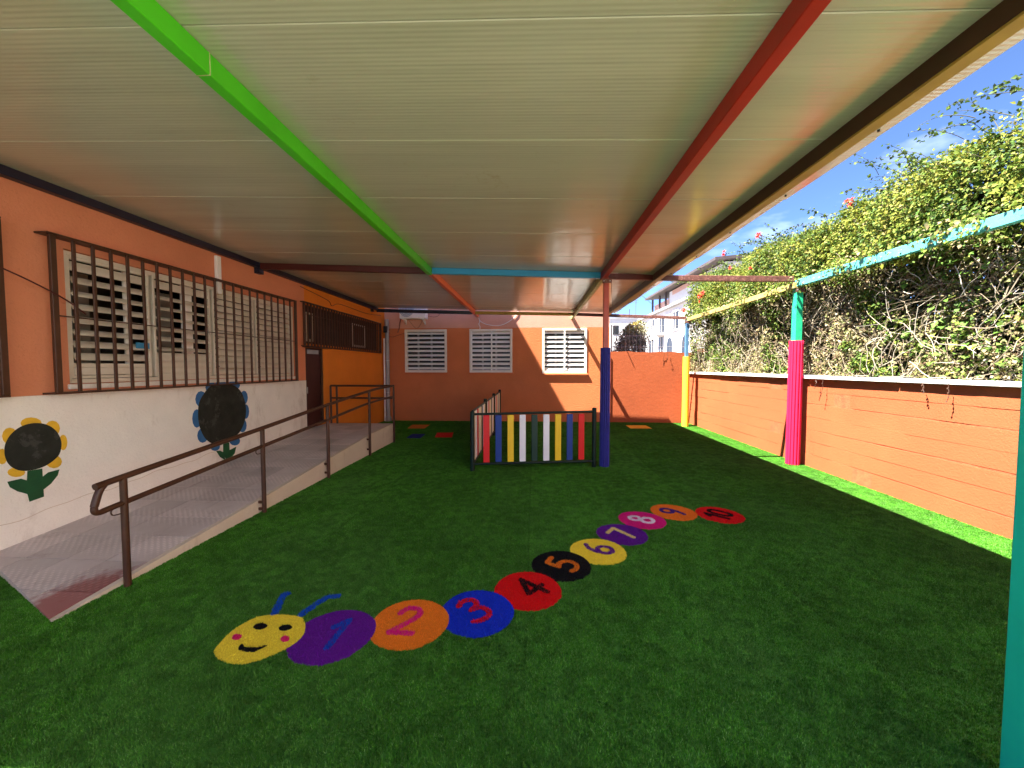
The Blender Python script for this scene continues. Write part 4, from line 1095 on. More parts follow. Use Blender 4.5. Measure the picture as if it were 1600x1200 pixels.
GLYPH = {
    '1': [[(0.06, 0.70), (0.30, 1.0), (0.30, 0.0)]],
    '2': [smooth2([(0.04, 0.76), (0.12, 0.93), (0.30, 1.0), (0.50, 0.93), (0.56, 0.74), (0.45, 0.52), (0.20, 0.22)]) + [(0.02, 0.02), (0.60, 0.02)]],
    '3': [smooth2([(0.04, 0.88), (0.20, 1.0), (0.42, 0.96), (0.52, 0.79), (0.44, 0.61), (0.22, 0.53)]), smooth2([(0.22, 0.53), (0.48, 0.47), (0.58, 0.26), (0.48, 0.06), (0.26, 0.0), (0.03, 0.08)])],
    '4': [[(0.43, 0.0), (0.43, 1.0), (0.0, 0.34), (0.64, 0.34)]],
    '5': [[(0.54, 1.0), (0.14, 1.0)] + smooth2([(0.08, 0.56), (0.30, 0.62), (0.52, 0.50), (0.58, 0.28), (0.46, 0.06), (0.20, 0.0), (0.02, 0.08)])],
    '6': [smooth2([(0.52, 0.98), (0.28, 0.85), (0.10, 0.56), (0.05, 0.30), (0.12, 0.08), (0.30, 0.0), (0.50, 0.08), (0.57, 0.28), (0.48, 0.48), (0.30, 0.54), (0.10, 0.40)])],
    '7': [[(0.02, 0.97), (0.58, 0.97), (0.25, 0.0)]],
    '8': [smooth2([(0.30, 0.53), (0.10, 0.66), (0.10, 0.87), (0.30, 1.0), (0.50, 0.87), (0.50, 0.66), (0.30, 0.53), (0.07, 0.38), (0.04, 0.14), (0.30, 0.0), (0.56, 0.14), (0.53, 0.38), (0.30, 0.53)])],
    '9': [smooth2([(0.52, 0.64), (0.32, 0.47), (0.12, 0.55), (0.05, 0.77), (0.16, 0.95), (0.34, 1.0), (0.52, 0.87), (0.55, 0.60), (0.49, 0.28), (0.36, 0.0)])],
    '10': [[(-0.20, 0.74), (0.0, 1.0), (0.0, 0.0)], smooth2([(0.52, 1.0), (0.32, 0.85), (0.27, 0.5), (0.32, 0.15), (0.52, 0.0), (0.72, 0.15), (0.77, 0.5), (0.72, 0.85)], True) + [(0.52, 1.0)]],
}
PUR, ORG, BLU, RED, BLK, YEL, PNK, WHT = (0.13, 0.012, 0.26), (0.78, 0.20, 0.018), (0.010, 0.035, 0.52), (0.66, 0.008, 0.010), (0.008, 0.008, 0.010), (0.86, 0.64, 0.050), (0.66, 0.012, 0.20), (0.74, 0.68, 0.72)
SEGC = [(PUR, (0.008, 0.06, 0.42)), (ORG, PNK), (BLU, RED), (RED, BLK), (BLK, ORG), (YEL, PUR), (PUR, (0.80, 0.62, 0.22)), (PNK, WHT), (ORG, (0.06, 0.02, 0.22)), (RED, BLK)]
def glyph_world(k):
    (bx, by), (tx_, ty_) = DIG[k]
    b_, t_ = np.array([bx, by]), np.array([tx_, ty_])
    up = (t_ - b_); up /= np.linalg.norm(up)
    ri = np.array([up[1], -up[0]])
    c = (b_ + t_) / 2
    H_ = 0.255 if k < 9 else 0.24
    out = []
    for st in GLYPH[str(k + 1)]:
        out.append([tuple(c + ri * (x - (0.30 if k < 9 else 0.28)) * H_ + up * (y - 0.5) * H_) for x, y in st])
    return out
GW = [glyph_world(k) for k in range(10)]
STROKE = 0.021
HEADS = smooth2(HEAD, True, 4)

def blades(pts, cols, h=0.0125, w=0.0032, zb=0.0, lean=0.55):
    """one tapering, bent blade per point"""
    n = len(pts)
    a = rng.uniform(0, 2 * math.pi, n); l = rng.uniform(0.1, lean, n) * h
    hh = h * rng.uniform(0.75, 1.15, n); b_ = rng.uniform(0, 2 * math.pi, n); ww = w * rng.uniform(0.7, 1.2, n)
    dx, dy = np.cos(a) * l, np.sin(a) * l; sx, sy = np.cos(b_) * ww / 2, np.sin(b_) * ww / 2
    V = np.zeros((n, 4, 3), dtype=np.float32)
    z0 = zb
    V[:, 0] = np.stack([pts[:, 0] - sx, pts[:, 1] - sy, np.full(n, z0)], 1)
    V[:, 1] = np.stack([pts[:, 0] + sx, pts[:, 1] + sy, np.full(n, z0)], 1)
    V[:, 2] = np.stack([pts[:, 0] + dx + sx * 0.6, pts[:, 1] + dy + sy * 0.6, z0 + hh], 1)
    V[:, 3] = np.stack([pts[:, 0] + dx - sx * 0.6, pts[:, 1] + dy - sy * 0.6, z0 + hh * 0.97], 1)
    F_ = np.arange(n * 4).reshape(n, 4)
    C = np.repeat(cols[:, None, :], 4, axis=1).reshape(-1, 3)
    return V.reshape(-1, 3), F_, C
def jitter_cols(n, c, dv=0.22):
    return np.clip(np.array(c)[None, :] * rng.uniform(1 - dv, 1 + dv, (n, 1)) + rng.normal(0, 0.006, (n, 3)), 0.001, 0.9)
def inlay(name, pts, c, parent, outline=None, z=0.006, zb=0.0, dv=0.22):
    V, F_, C = blades(pts, jitter_cols(len(pts), c, dv), zb=zb)
    V = [V]; F_ = [F_]; C = [C]
    o = mesh_np(name, V[0], F_[0], C[0], 'inlay', parent)
    if outline is not None:
        me_ = o.data
        bm = bmesh.new(); bm.from_mesh(me_)
        lay = bm.verts.layers.float_color.get('Col')
        vv = [bm.verts.new((x, y, z)) for x, y in outline]
        for v in vv: v[lay] = (c[0] * 0.8, c[1] * 0.8, c[2] * 0.8, 1)
        f = bm.faces.new(vv)
        if f.normal.z < 0: f.normal_flip()
        bm.to_mesh(me_); bm.free()
    return o
DEN = 34000
def scatter(x0, x1, y0, y1, den=DEN):
    n = int((x1 - x0) * (y1 - y0) * den)
    return np.stack([rng.uniform(x0, x1, n), rng.uniform(y0, y1, n)], 1)

cat = thing('turf_caterpillar', 'colourful smiling caterpillar with numbers one to ten inlaid in the green turf', 'floor inlay', (0.0, 3.2, 0))
face_polys = FACE
hp = scatter(-1.98, -1.42, 1.98, 2.52)
hp = hp[in_poly(hp[:, 0], hp[:, 1], HEADS)]
fm_ = np.zeros(len(hp), bool)
for p in face_polys: fm_ |= in_poly(hp[:, 0], hp[:, 1], smooth2(p, True, 3))
hd = inlay('head', hp[~fm_], YEL, cat, HEADS, 0.0075, dv=0.28)
tag(hd, 'yellow smiling caterpillar head')
for nm, p, c in zip(('eye', 'eye', 'cheek', 'cheek', 'mouth'), face_polys, (BLK, BLK, (0.66, 0.02, 0.14), (0.66, 0.02, 0.14), BLK)):
    ps = smooth2(p, True, 3)
    a = np.array(ps); q = scatter(a[:, 0].min(), a[:, 0].max(), a[:, 1].min(), a[:, 1].max(), DEN * 2)
    inlay(nm, q[in_poly(q[:, 0], q[:, 1], ps)], c, hd, ps, 0.0090, zb=0.003)
for p in ANT:
    ps = smooth2(p, False, 6)
    a = np.array(ps); q = scatter(a[:, 0].min() - 0.03, a[:, 0].max() + 0.03, a[:, 1].min() - 0.03, a[:, 1].max() + 0.03, DEN * 1.6)
    inlay('antenna', q[seg_dist(q[:, 0], q[:, 1], ps) < 0.027], (0.010, 0.075, 0.46), cat, None, zb=0.002)
TAKEN = [HEADS]
for k in range(10):
    cx, cyy = SEG[k]
    ol = [(cx + DISC_R * math.cos(t) * (1 + 0.015 * math.sin(3 * t + k)), cyy + DISC_R * math.sin(t) * (1 + 0.015 * math.cos(2 * t + k))) for t in np.linspace(0, 2 * math.pi, 48, endpoint=False)]
    q = scatter(cx - 0.27, cx + 0.27, cyy - 0.27, cyy + 0.27)
    keep = in_poly(q[:, 0], q[:, 1], ol)
    for pl in TAKEN[-2:]:
        keep &= ~in_poly(q[:, 0], q[:, 1], pl)
    q = q[keep]
    gd = np.full(len(q), 9.0)
    for st in GW[k]: gd = np.minimum(gd, seg_dist(q[:, 0], q[:, 1], st))
    sg = inlay('body_segment', q[gd > STROKE * 0.9], SEGC[k][0], cat, ol, 0.0072 - 0.0003 * k)
    gq = scatter(cx - 0.24, cx + 0.24, cyy - 0.24, cyy + 0.24, DEN * 2.2)
    gd = np.full(len(gq), 9.0)
    for st in GW[k]: gd = np.minimum(gd, seg_dist(gq[:, 0], gq[:, 1], st))
    inlay('numeral', gq[gd < STROKE], SEGC[k][1], sg, None, zb=0.004)
    TAKEN.append(ol)

SQ = [([(-3.52, 10.39), (-3.04, 10.41), (-3.07, 11.12), (-3.60, 11.10)], (0.62, 0.20, 0.03), 'orange turf square inlaid by the back wall left of the fence'),
      ([(-3.05, 9.0), (-2.72, 9.02), (-2.74, 9.62), (-3.10, 9.60)], (0.008, 0.03, 0.22), 'dark blue turf square inlaid beside the end of the ramp'),
      ([(-2.40, 9.08), (-1.98, 9.10), (-2.10, 9.84), (-2.52, 9.76)], RED, 'red turf square inlaid between the ramp and the fence'),
      ([(2.66, 10.74), (3.26, 10.77), (3.25, 11.36), (2.66, 11.33)], (0.80, 0.46, 0.04), 'yellow turf square inlaid by the low end wall')]
SQ[1][0][:] = [(-3.06, 8.95), (-2.72, 8.95), (-2.75, 9.55), (-3.10, 9.55)]
for pl, c, lab in SQ:
    a = np.array(pl); q = scatter(a[:, 0].min(), a[:, 0].max(), a[:, 1].min(), a[:, 1].max(), 9000)
    o = inlay('turf_square', q[in_poly(q[:, 0], q[:, 1], pl)], c, None, pl, 0.010)
    tag(o, lab, 'floor inlay', 'coloured turf squares')
    TAKEN.append(pl)

# ---------------------------------------------------------------- artificial grass
def tuft_mesh(nm, size, n, h, w):
    p = np.stack([rng.uniform(-size / 2, size / 2, n), rng.uniform(-size / 2, size / 2, n)], 1)
    base = np.array([[0.034, 0.150, 0.009], [0.052, 0.192, 0.013], [0.080, 0.225, 0.020], [0.165, 0.310, 0.090]])
    c = base[rng.choice(4, n, p=[0.34, 0.36, 0.22, 0.08])] * rng.uniform(0.8, 1.2, (n, 1))
    V, F_, C = blades(p, c, h, w, 0.0, 0.9)
    me_ = mesh_np('_raw', V, F_, C, None)
    me_.materials.append(M['blade'])
    return bpy.data.objects.new(nm, me_)
big = tuft_mesh('grass_patch', 0.066, 175, 0.0105, 0.0028)
small = tuft_mesh('grass_tuft', 0.016, 14, 0.0105, 0.0028)
STEP = 0.055
gx_, gy_ = np.meshgrid(np.arange(XL, XR - 0.02, STEP), np.arange(0.55, YB - 0.02, STEP))
gx_ = gx_.ravel() + rng.uniform(-0.008, 0.008, gx_.size); gy_ = gy_.ravel() + rng.uniform(-0.008, 0.008, gy_.size)
def free(px, py, m):
    ok = ~((px < -3.2 + m) & (py > 2.316 - 0.448 * (px + 3.235) - m) & (py < 8.5 + m))
    ok &= px < XR - 0.01 - m * 0.6
    ok &= px > XL + 0.01 + m * 0.6
    ok &= py < YB - 0.01 - m * 0.6
    for pl in TAKEN:
        a = np.array(pl)
        nb = (px > a[:, 0].min() - 0.06) & (px < a[:, 0].max() + 0.06) & (py > a[:, 1].min() - 0.06) & (py < a[:, 1].max() + 0.06)
        idx = np.nonzero(nb)[0]
        if len(idx) == 0: continue
        ins = in_poly(px[idx], py[idx], pl)
        if m > 0:
            ins |= seg_dist(px[idx], py[idx], list(pl) + [pl[0]]) < m
        ok[idx[ins]] = False
    for p in ANT:
        idx = np.nonzero((np.abs(px + 1.65) < 0.4) & (np.abs(py - 2.58) < 0.3))[0]
        if len(idx): ok[idx[seg_dist(px[idx], py[idx], p) < 0.025 + m]] = False
    return ok
# leave out what the camera can never see in this yard even a step aside: far left behind the ramp
okb = free(gx_, gy_, 0.036)
bigp = np.stack([gx_[okb], gy_[okb]], 1)
rest = np.stack([gx_[~okb], gy_[~okb]], 1)
sub = (rest[:, None, :] + rng.uniform(-STEP / 2, STEP / 2, (len(rest), 30, 2))).reshape(-1, 2)
oks = free(sub[:, 0], sub[:, 1], 0.004)
smallp = sub[oks]
def grass_group(nm, src):
    ng = bpy.data.node_groups.new(nm, 'GeometryNodeTree')
    ng.interface.new_socket('Geometry', in_out='INPUT', socket_type='NodeSocketGeometry')
    ng.interface.new_socket('Geometry', in_out='OUTPUT', socket_type='NodeSocketGeometry')
    N, L = ng.nodes, ng.links
    gi, go = N.new('NodeGroupInput'), N.new('NodeGroupOutput')
    iop = N.new('GeometryNodeInstanceOnPoints')
    oi = N.new('GeometryNodeObjectInfo'); oi.inputs['Object'].default_value = src; oi.inputs['As Instance'].default_value = True
    rv = N.new('FunctionNodeRandomValue'); rv.data_type = 'FLOAT_VECTOR'
    rv.inputs[0].default_value = (-0.05, -0.05, 0); rv.inputs[1].default_value = (0.05, 0.05, 6.283)
    rs = N.new('FunctionNodeRandomValue'); rs.data_type = 'FLOAT'
    rs.inputs[2].default_value = 0.85; rs.inputs[3].default_value = 1.15
    L.new(gi.outputs[0], iop.inputs['Points']); L.new(oi.outputs['Geometry'], iop.inputs['Instance'])
    L.new(rv.outputs[0], iop.inputs['Rotation']); L.new(rs.outputs[1], iop.inputs['Scale'])
    L.new(iop.outputs[0], go.inputs[0])
    return ng
def grass(nm, pts, src, label):
    me_ = bpy.data.meshes.new(nm)
    me_.from_pydata([(x, y, 0.001) for x, y in pts], [], [])
    o = link(nm, me_)
    md = o.modifiers.new('blades', 'NODES'); md.node_group = grass_group(nm, src)
    tag(o, label, 'grass', kind='stuff')
    return o
grass('grass', bigp, big, 'short green artificial grass covering the yard floor')
grass('grass_edging', smallp, small, 'short green artificial grass along walls and inlay edges')
print('grass', len(bigp), len(smallp))

# ---------------------------------------------------------------- vine over the block wall
def leaf_mesh(c, dirs, nrm, size, cols, wfac=0.42, fold=0.18):
    """folded pointed leaf at each centre: base, two shoulders, tip"""
    n = len(c)
    dirs = dirs / np.linalg.norm(dirs, axis=1, keepdims=True)
    nrm = nrm - dirs * np.sum(nrm * dirs, axis=1, keepdims=True)
    nrm /= np.linalg.norm(nrm, axis=1, keepdims=True) + 1e-9
    side = np.cross(dirs, nrm)
    s = size[:, None]
    V = np.zeros((n, 4, 3), dtype=np.float32)
    V[:, 0] = c
    V[:, 1] = c + dirs * s * 0.45 + side * s * wfac + nrm * s * fold
    V[:, 2] = c + dirs * s
    V[:, 3] = c + dirs * s * 0.45 - side * s * wfac + nrm * s * fold
    i = np.arange(n)[:, None] * 4
    F_ = np.concatenate([i + np.array([[0, 1, 2]]), i + np.array([[0, 2, 3]])], axis=0)
    return V.reshape(-1, 3), F_, np.repeat(cols[:, None, :], 4, axis=1).reshape(-1, 3)
def pal(n, colours, p, dv=0.25):
    a = np.array(colours)
    return np.clip(a[rng.choice(len(a), n, p=p)] * rng.uniform(1 - dv, 1 + dv, (n, 1)), 0.003, 0.8)
def unit(n): 
    v = rng.normal(size=(n, 3)); return v / np.linalg.norm(v, axis=1, keepdims=True)
def vnoise(y, z, ph=0.0):
    return (np.sin(y * 2.1 + 1.3 + ph) * 0.5 + np.sin(y * 4.7 - z * 3.1 + ph * 2) * 0.3 + np.sin(y * 9.1 + z * 6.3 + ph) * 0.2)

vine = thing('climbing_vine', 'dense trumpet vine with yellow green top and dry tangle hanging over the block wall', 'vine', (5.1, 7.5, 1.56))
VY0, VY1 = 2.4, 12.1
def top_z(y): return 4.32 + 0.16 * vnoise(y, 0.0, 0.7) + np.interp(y, [2, 4.2, 5.2, 12], [0.35, 0.22, -0.05, 0.05])
LUSH = [(0.095, 0.155, 0.022), (0.145, 0.195, 0.030), (0.22, 0.235, 0.040), (0.055, 0.10, 0.018), (0.28, 0.24, 0.07)]
# upper, leafy crest
n = 125000
y = rng.uniform(VY0, VY1, n)
th = rng.uniform(-0.35, math.pi * 0.62, n)             # around the crest: front, top, a little of the back
zt = top_z(y)
cz, cx_ = 3.35, 5.20
ry, rx = (zt - cz), 0.62 + 0.12 * vnoise(y, 1.0, 2.0)
dep = np.sqrt(rng.uniform(0.35, 1.0, n)) * (1 + 0.06 * rng.normal(size=n))
px = cx_ - rx * np.cos(th) * dep
pz = cz + ry * np.sin(th) * dep
ln_ = vnoise(y * 1.7, pz * 2.2, 4.0)
px += 0.13 * ln_; pz += 0.07 * vnoise(y * 3.0, pz, 9.0) + 0.05 * vnoise(y * 7.0, pz * 2, 3.0)
kp = (rng.random(n) < 0.62 + 0.62 * (vnoise(y * 2.3, pz * 3.0, 1.0) + 0.2))
c = np.stack([px, y, pz], 1)[kp]; th_ = th[kp]; n = len(c)
out = np.stack([-np.cos(th_), np.zeros(n), np.sin(th_)], 1)
dirs = unit(n) * 0.75 + np.array([-0.35, 0, -0.55]) + out * 0.25
nr = out + unit(n) * 0.7
cl = vnoise(c[:, 1] * 2.4 + c[:, 0] * 3.0, c[:, 2] * 3.1, 7.7)            # clumps: some fresh green, some yellowing, some dry
col1 = pal(n, LUSH, [0.34, 0.30, 0.18, 0.14, 0.04])
yl = rng.random(n) < np.clip(0.25 + 0.9 * cl, 0.02, 0.8); col1[yl] = pal(int(yl.sum()), [(0.23, 0.235, 0.035), (0.19, 0.22, 0.03), (0.28, 0.24, 0.06)], [0.4, 0.4, 0.2])
gr = rng.random(n) < np.clip(-0.15 - 1.0 * cl, 0.0, 0.8); col1[gr] = pal(int(gr.sum()), [(0.06, 0.12, 0.02), (0.10, 0.16, 0.05), (0.20, 0.18, 0.09)], [0.45, 0.35, 0.2])
sz1 = rng.uniform(0.024, 0.056, n) * np.where(rng.random(n) < 0.08, 1.7, 1.0)
V1, F1_, C1 = leaf_mesh(c, dirs, nr, sz1, col1, 0.34)
# darker, fuller back so that sky does not show through the body
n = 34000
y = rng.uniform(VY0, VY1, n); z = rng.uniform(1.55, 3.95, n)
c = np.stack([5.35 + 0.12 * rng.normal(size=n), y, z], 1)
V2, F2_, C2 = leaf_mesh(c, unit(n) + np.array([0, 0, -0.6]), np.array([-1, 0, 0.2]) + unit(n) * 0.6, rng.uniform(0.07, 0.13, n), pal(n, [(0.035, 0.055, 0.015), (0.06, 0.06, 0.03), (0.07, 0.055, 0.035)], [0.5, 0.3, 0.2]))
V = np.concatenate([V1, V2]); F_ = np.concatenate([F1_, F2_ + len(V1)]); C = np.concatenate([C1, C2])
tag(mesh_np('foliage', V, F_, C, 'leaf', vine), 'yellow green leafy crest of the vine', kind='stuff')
# dry lower curtain: small faded leaves, patches of fresh green
DRY = [(0.26, 0.20, 0.10), (0.32, 0.26, 0.14), (0.13, 0.14, 0.045), (0.19, 0.20, 0.065), (0.18, 0.11, 0.07), (0.40, 0.34, 0.22)]
n = 85000
y = rng.uniform(VY0, VY1, n); z = 1.57 + (3.25 - 1.57) * rng.random(n) ** 0.9
px = 4.74 + 0.20 * rng.random(n) + 0.12 * vnoise(y * 1.5, z * 2.0, 3.0) - 0.02 * np.exp(-((z - 1.6) / 0.25) ** 2)
kp = rng.random(n) < np.clip(0.58 + 0.75 * vnoise(y * 2.6, z * 4.0, 5.0) + 0.16 * (2.3 - z), 0.16, 1.0)
c = np.stack([px, y, z], 1)[kp]; n = len(c)
col = pal(n, DRY, [0.24, 0.2, 0.2, 0.18, 0.1, 0.08])
fresh = (vnoise(c[:, 1] * 1.3 + 4, c[:, 2] * 2.3, 8.0) > 0.42) | ((c[:, 1] < 5.0) & (rng.random(n) < 0.25)) | ((c[:, 1] > 9.3) & (c[:, 2] > 1.9) & (rng.random(n) < 0.5))
col[fresh] = pal(int(fresh.sum()), LUSH, [0.35, 0.25, 0.1, 0.28, 0.02])
sz = rng.uniform(0.02, 0.05, n); sz[fresh] = rng.uniform(0.03, 0.055, int(fresh.sum()))
V3, F3_, C3 = leaf_mesh(c, unit(n) * 0.8 + np.array([-0.2, 0, -0.7]), np.array([-0.8, 0, 0.5]) + unit(n) * 0.6, sz, col)
# big clear leaves near the right end
n = 260
y = rng.uniform(3.6, 5.3, n); z = 1.75 + 1.4 * rng.random(n)
c = np.stack([4.72 + 0.12 * rng.random(n), y, z], 1)[(vnoise(y * 3, z * 3, 2.2) > -0.2)]
n = len(c)
V4, F4_, C4 = leaf_mesh(c, unit(n) * 0.5 + np.array([-0.5, -0.2, -0.5]), np.array([-0.7, -0.1, 0.7]) + unit(n) * 0.3, rng.uniform(0.06, 0.11, n), pal(n, [(0.10, 0.20, 0.03), (0.15, 0.26, 0.05), (0.28, 0.32, 0.06)], [0.5, 0.35, 0.15]), 0.38)
# leaves that have crept round the side beams
n = 5200
y = rng.uniform(2.6, 11.3, n); a_ = rng.uniform(0, 2 * math.pi, n)
c = np.stack([4.46 + 0.11 * np.cos(a_) + 0.05 * rng.normal(size=n), y, 3.13 + 0.10 * np.sin(a_) + 0.05 * rng.normal(size=n)], 1)
c = c[(vnoise(y * 2.1, y * 0.7, 6.0) > 0.18) | (y < 3.55) | (rng.random(n) < 0.10)]; n = len(c)
V5, F5_, C5 = leaf_mesh(c, unit(n) * 0.7 + np.array([-0.3, 0, -0.6]), np.array([-0.6, 0, 0.7]) + unit(n) * 0.5, rng.uniform(0.03, 0.06, n), pal(n, LUSH[:4] + DRY[:2], [0.25, 0.2, 0.15, 0.15, 0.15, 0.10]))
V = np.concatenate([V3, V4, V5]); F_ = np.concatenate([F3_, F4_ + len(V3), F5_ + len(V3) + len(V4)]); C = np.concatenate([C3, C4, C5])
tag(mesh_np('foliage', V, F_, C, 'leaf', vine), 'dry faded lower curtain of the vine', kind='stuff')

def twig_mesh(paths, radii, cols, name, parent, k=4, kind='stuff'):
    b = MB(); cc = []
    for p, r, c_ in zip(paths, radii, cols):
        k0 = len(b.v)
        b.tube(p, r, k, cap=False)
        cc += [c_] * (len(b.v) - k0)
    me_ = bpy.data.meshes.new(name)
    me_.from_pydata(b.v, [], b.f)
    put_cols(me_, np.array(cc))
    o = link(name, me_, 'twig', parent)
    if kind: o['kind'] = kind
    return o
paths, radii, cols = [], [], []
for i in range(1500):
    p = Vector((4.74 + random.uniform(-0.06, 0.25), random.uniform(2.2, 12.0), random.uniform(1.75, 3.3)))
    d = Vector((random.uniform(-0.25, 0.2), random.uniform(-1, 1), random.uniform(-1.0, 0.7))).normalized()
    L_ = random.uniform(0.25, 0.95); pts = [p.copy()]
    for s_ in range(5):
        d = (d + Vector((random.uniform(-0.3, 0.3), random.uniform(-0.6, 0.6), random.uniform(-0.65, 0.35)))).normalized()
        p = p + d * L_ / 5
        p.x = min(max(p.x, 4.62), 5.2); p.z = max(p.z, 1.58)
        pts.append(p.copy())
    paths.append(pts); radii.append(random.choice([0.0018, 0.002, 0.0028, 0.0028, 0.0045]))
    cols.append(random.choice([(0.34, 0.28, 0.20), (0.24, 0.19, 0.13), (0.42, 0.37, 0.29), (0.16, 0.12, 0.08)]))
tag(twig_mesh(paths, radii, cols, 'twig_tangle', vine), 'tangle of dry twigs')
# main stems climbing from the coping
for i, yy_ in enumerate((3.9, 5.1, 6.3, 7.6, 8.8, 10.1, 11.3)):
    p = Vector((5.0, yy_, 1.5)); pts = [p.copy()]
    for s_ in range(7):
        p = p + Vector((random.uniform(-0.06, 0.05), random.uniform(-0.22, 0.22), 0.27)); pts.append(p.copy())
    twig_mesh([pts], [[0.022 - 0.0018 * q for q in range(8)]], [(0.20, 0.15, 0.10)], 'stem', vine, 7, None)
# sprigs that arch out over the crest, with small leaves
sp, sr_, sc_, lc, ld, lsz = [], [], [], [], [], []
tips = []
for i in range(72):
    yy_ = random.uniform(3.3, 12.0)
    if i < 9: yy_ = random.uniform(3.4, 5.6)
    p = Vector((random.uniform(4.5, 5.2), yy_, float(top_z(yy_)) - random.uniform(0.05, 0.45)))
    d = Vector((random.uniform(-1.0, -0.1), random.uniform(-0.5, 0.7), random.uniform(0.35, 1.0))).normalized()
    pts = [p.copy()]; L_ = random.uniform(0.25, 0.70)
    for s_ in range(7):
        d = (d + Vector((random.uniform(-0.16, 0.06), random.uniform(-0.16, 0.16), -0.10 + random.uniform(-0.12, 0.1)))).normalized()
        p = p + d * L_ / 7; pts.append(p.copy())
        if s_ > 0:
            for q in range(5 if i % 3 else 2):
                lc.append(p + Vector((random.uniform(-0.03, 0.03), random.uniform(-0.03, 0.03), random.uniform(-0.03, 0.03)))); ld.append((random.uniform(-1, 1), random.uniform(-1, 1), random.uniform(-0.6, 0.4))); lsz.append(random.uniform(0.028, 0.055))
    tips.append(p.copy())
    sp.append(pts); sr_.append([0.0045 - 0.0004 * q for q in range(8)]); sc_.append((0.10, 0.09, 0.045))
tag(twig_mesh(sp, sr_, sc_, 'sprig', vine), 'arching sprigs on the crest')
lc = np.array([tuple(v) for v in lc]); n = len(lc)
V, F_, C = leaf_mesh(lc, np.array(ld), unit(n) + np.array([0, 0, 0.6]), np.array(lsz), pal(n, [(0.07, 0.12, 0.02), (0.12, 0.17, 0.03), (0.05, 0.07, 0.03)], [0.4, 0.35, 0.25]))
tag(mesh_np('foliage', V, F_, C, 'leaf', vine), 'small leaves on the sprigs', kind='stuff')
# red orange trumpet flowers
M['flower'] = paint('red_orange_petal', (0.52, 0.030, 0.010), 0.5, 0.25, 20)
def flower(p, d, s):
    d = Vector(d).normalized(); sd = d.cross(Vector((0, 0, 1))).normalized(); u_ = sd.cross(d)
    b = MB()
    for k in range(3):
        o_ = Vector(p) + (sd * random.uniform(-1, 1) + u_ * random.uniform(-1, 1)) * s * 0.55
        dd_ = (d + sd * random.uniform(-0.5, 0.5) + u_ * random.uniform(-0.4, 0.4)).normalized()
        b.tube([o_, o_ + dd_ * s * 0.6, o_ + dd_ * s * 0.85, o_ + dd_ * s], [s * 0.06, s * 0.12, s * 0.17, s * 0.34], 7, cap=False)
        e = o_ + dd_ * s
        s2 = dd_.cross(Vector((0.1, 0.2, 1))).normalized(); u2 = s2.cross(dd_)
        for q in range(5):
            a0 = 2 * math.pi * q / 5
            f0 = s2 * math.cos(a0) + u2 * math.sin(a0); f1 = s2 * math.cos(a0 + 0.9) + u2 * math.sin(a0 + 0.9)
            fm2 = s2 * math.cos(a0 + 0.45) + u2 * math.sin(a0 + 0.45)
            b.add([e + f0 * s * 0.33, e + f1 * s * 0.33, e + fm2 * s * 0.62 - dd_ * s * 0.05], [(0, 1, 2)])
    b.build('flower', 'flower', vine, fix=False)
left_tips = list(tips)
for (yw, s_) in ((3.7, 0.10), (6.3, 0.10), (7.9, 0.11), (9.6, 0.10)):        # flowers at the ends of the longest sprigs
    q = max(left_tips, key=lambda t_: t_.z - 1.5 * abs(t_.y - yw) - 0.4 * t_.x); left_tips.remove(q)
    flower(q, (-0.8, -0.2, 0.2), s_ * 0.8)
for (p, d, s_) in (((4.50, 10.6, 3.62), (-0.9, -0.3, 0.2), 0.17), ((4.55, 10.75, 3.55), (-0.9, -0.2, 0.0), 0.16),
                   ((4.45, 11.7, 3.35), (-0.8, -0.4, 0.2), 0.14), ((4.5, 9.2, 3.95), (-0.8, -0.2, 0.4), 0.10), ((4.42, 8.2, 3.7), (-0.8, -0.2, 0.4), 0.09)):
    flower(p, d, s_ * 0.72)
# loose hanging bits of vine on the faces of the walls
hang = MB()
for (x, y_, z0, L_) in ((XR - 0.09, 6.55, 1.53, 0.16), (XR - 0.09, 6.42, 1.53, 0.30), (XR - 0.09, 4.55, 1.53, 0.20), (XR - 0.09, 4.85, 1.53, 0.12), (3.95, YB - 0.03, 2.15, 0.42), (4.05, YB - 0.03, 2.18, 0.25)):
    p = Vector((x, y_, z0)); pts = [p.copy()]
    for s_ in range(4):
        p = p + Vector((random.uniform(-0.01, 0.005), random.uniform(-0.02, 0.02), -L_ / 4)); pts.append(p.copy())
    hang.tube(pts, 0.004, 4)
    for q in pts[1:]:
        hang.add([q, q + Vector((-0.008, 0.012, -0.012)), q + Vector((-0.01, 0.0, -0.026)), q + Vector((-0.008, -0.012, -0.010))], [(0, 1, 2, 3)])
hang.build('hanging_tendril', 'edge_beam', vine, fix=False)['kind'] = 'stuff'

# ---------------------------------------------------------------- beyond the yard
nb = MB().box((5.75, -14, -0.02), (5.95, 14.0, 2.35))
tag(nb.build('boundary_wall', 'brick_back'), 'brownish boundary wall half hidden behind the vine', 'wall')

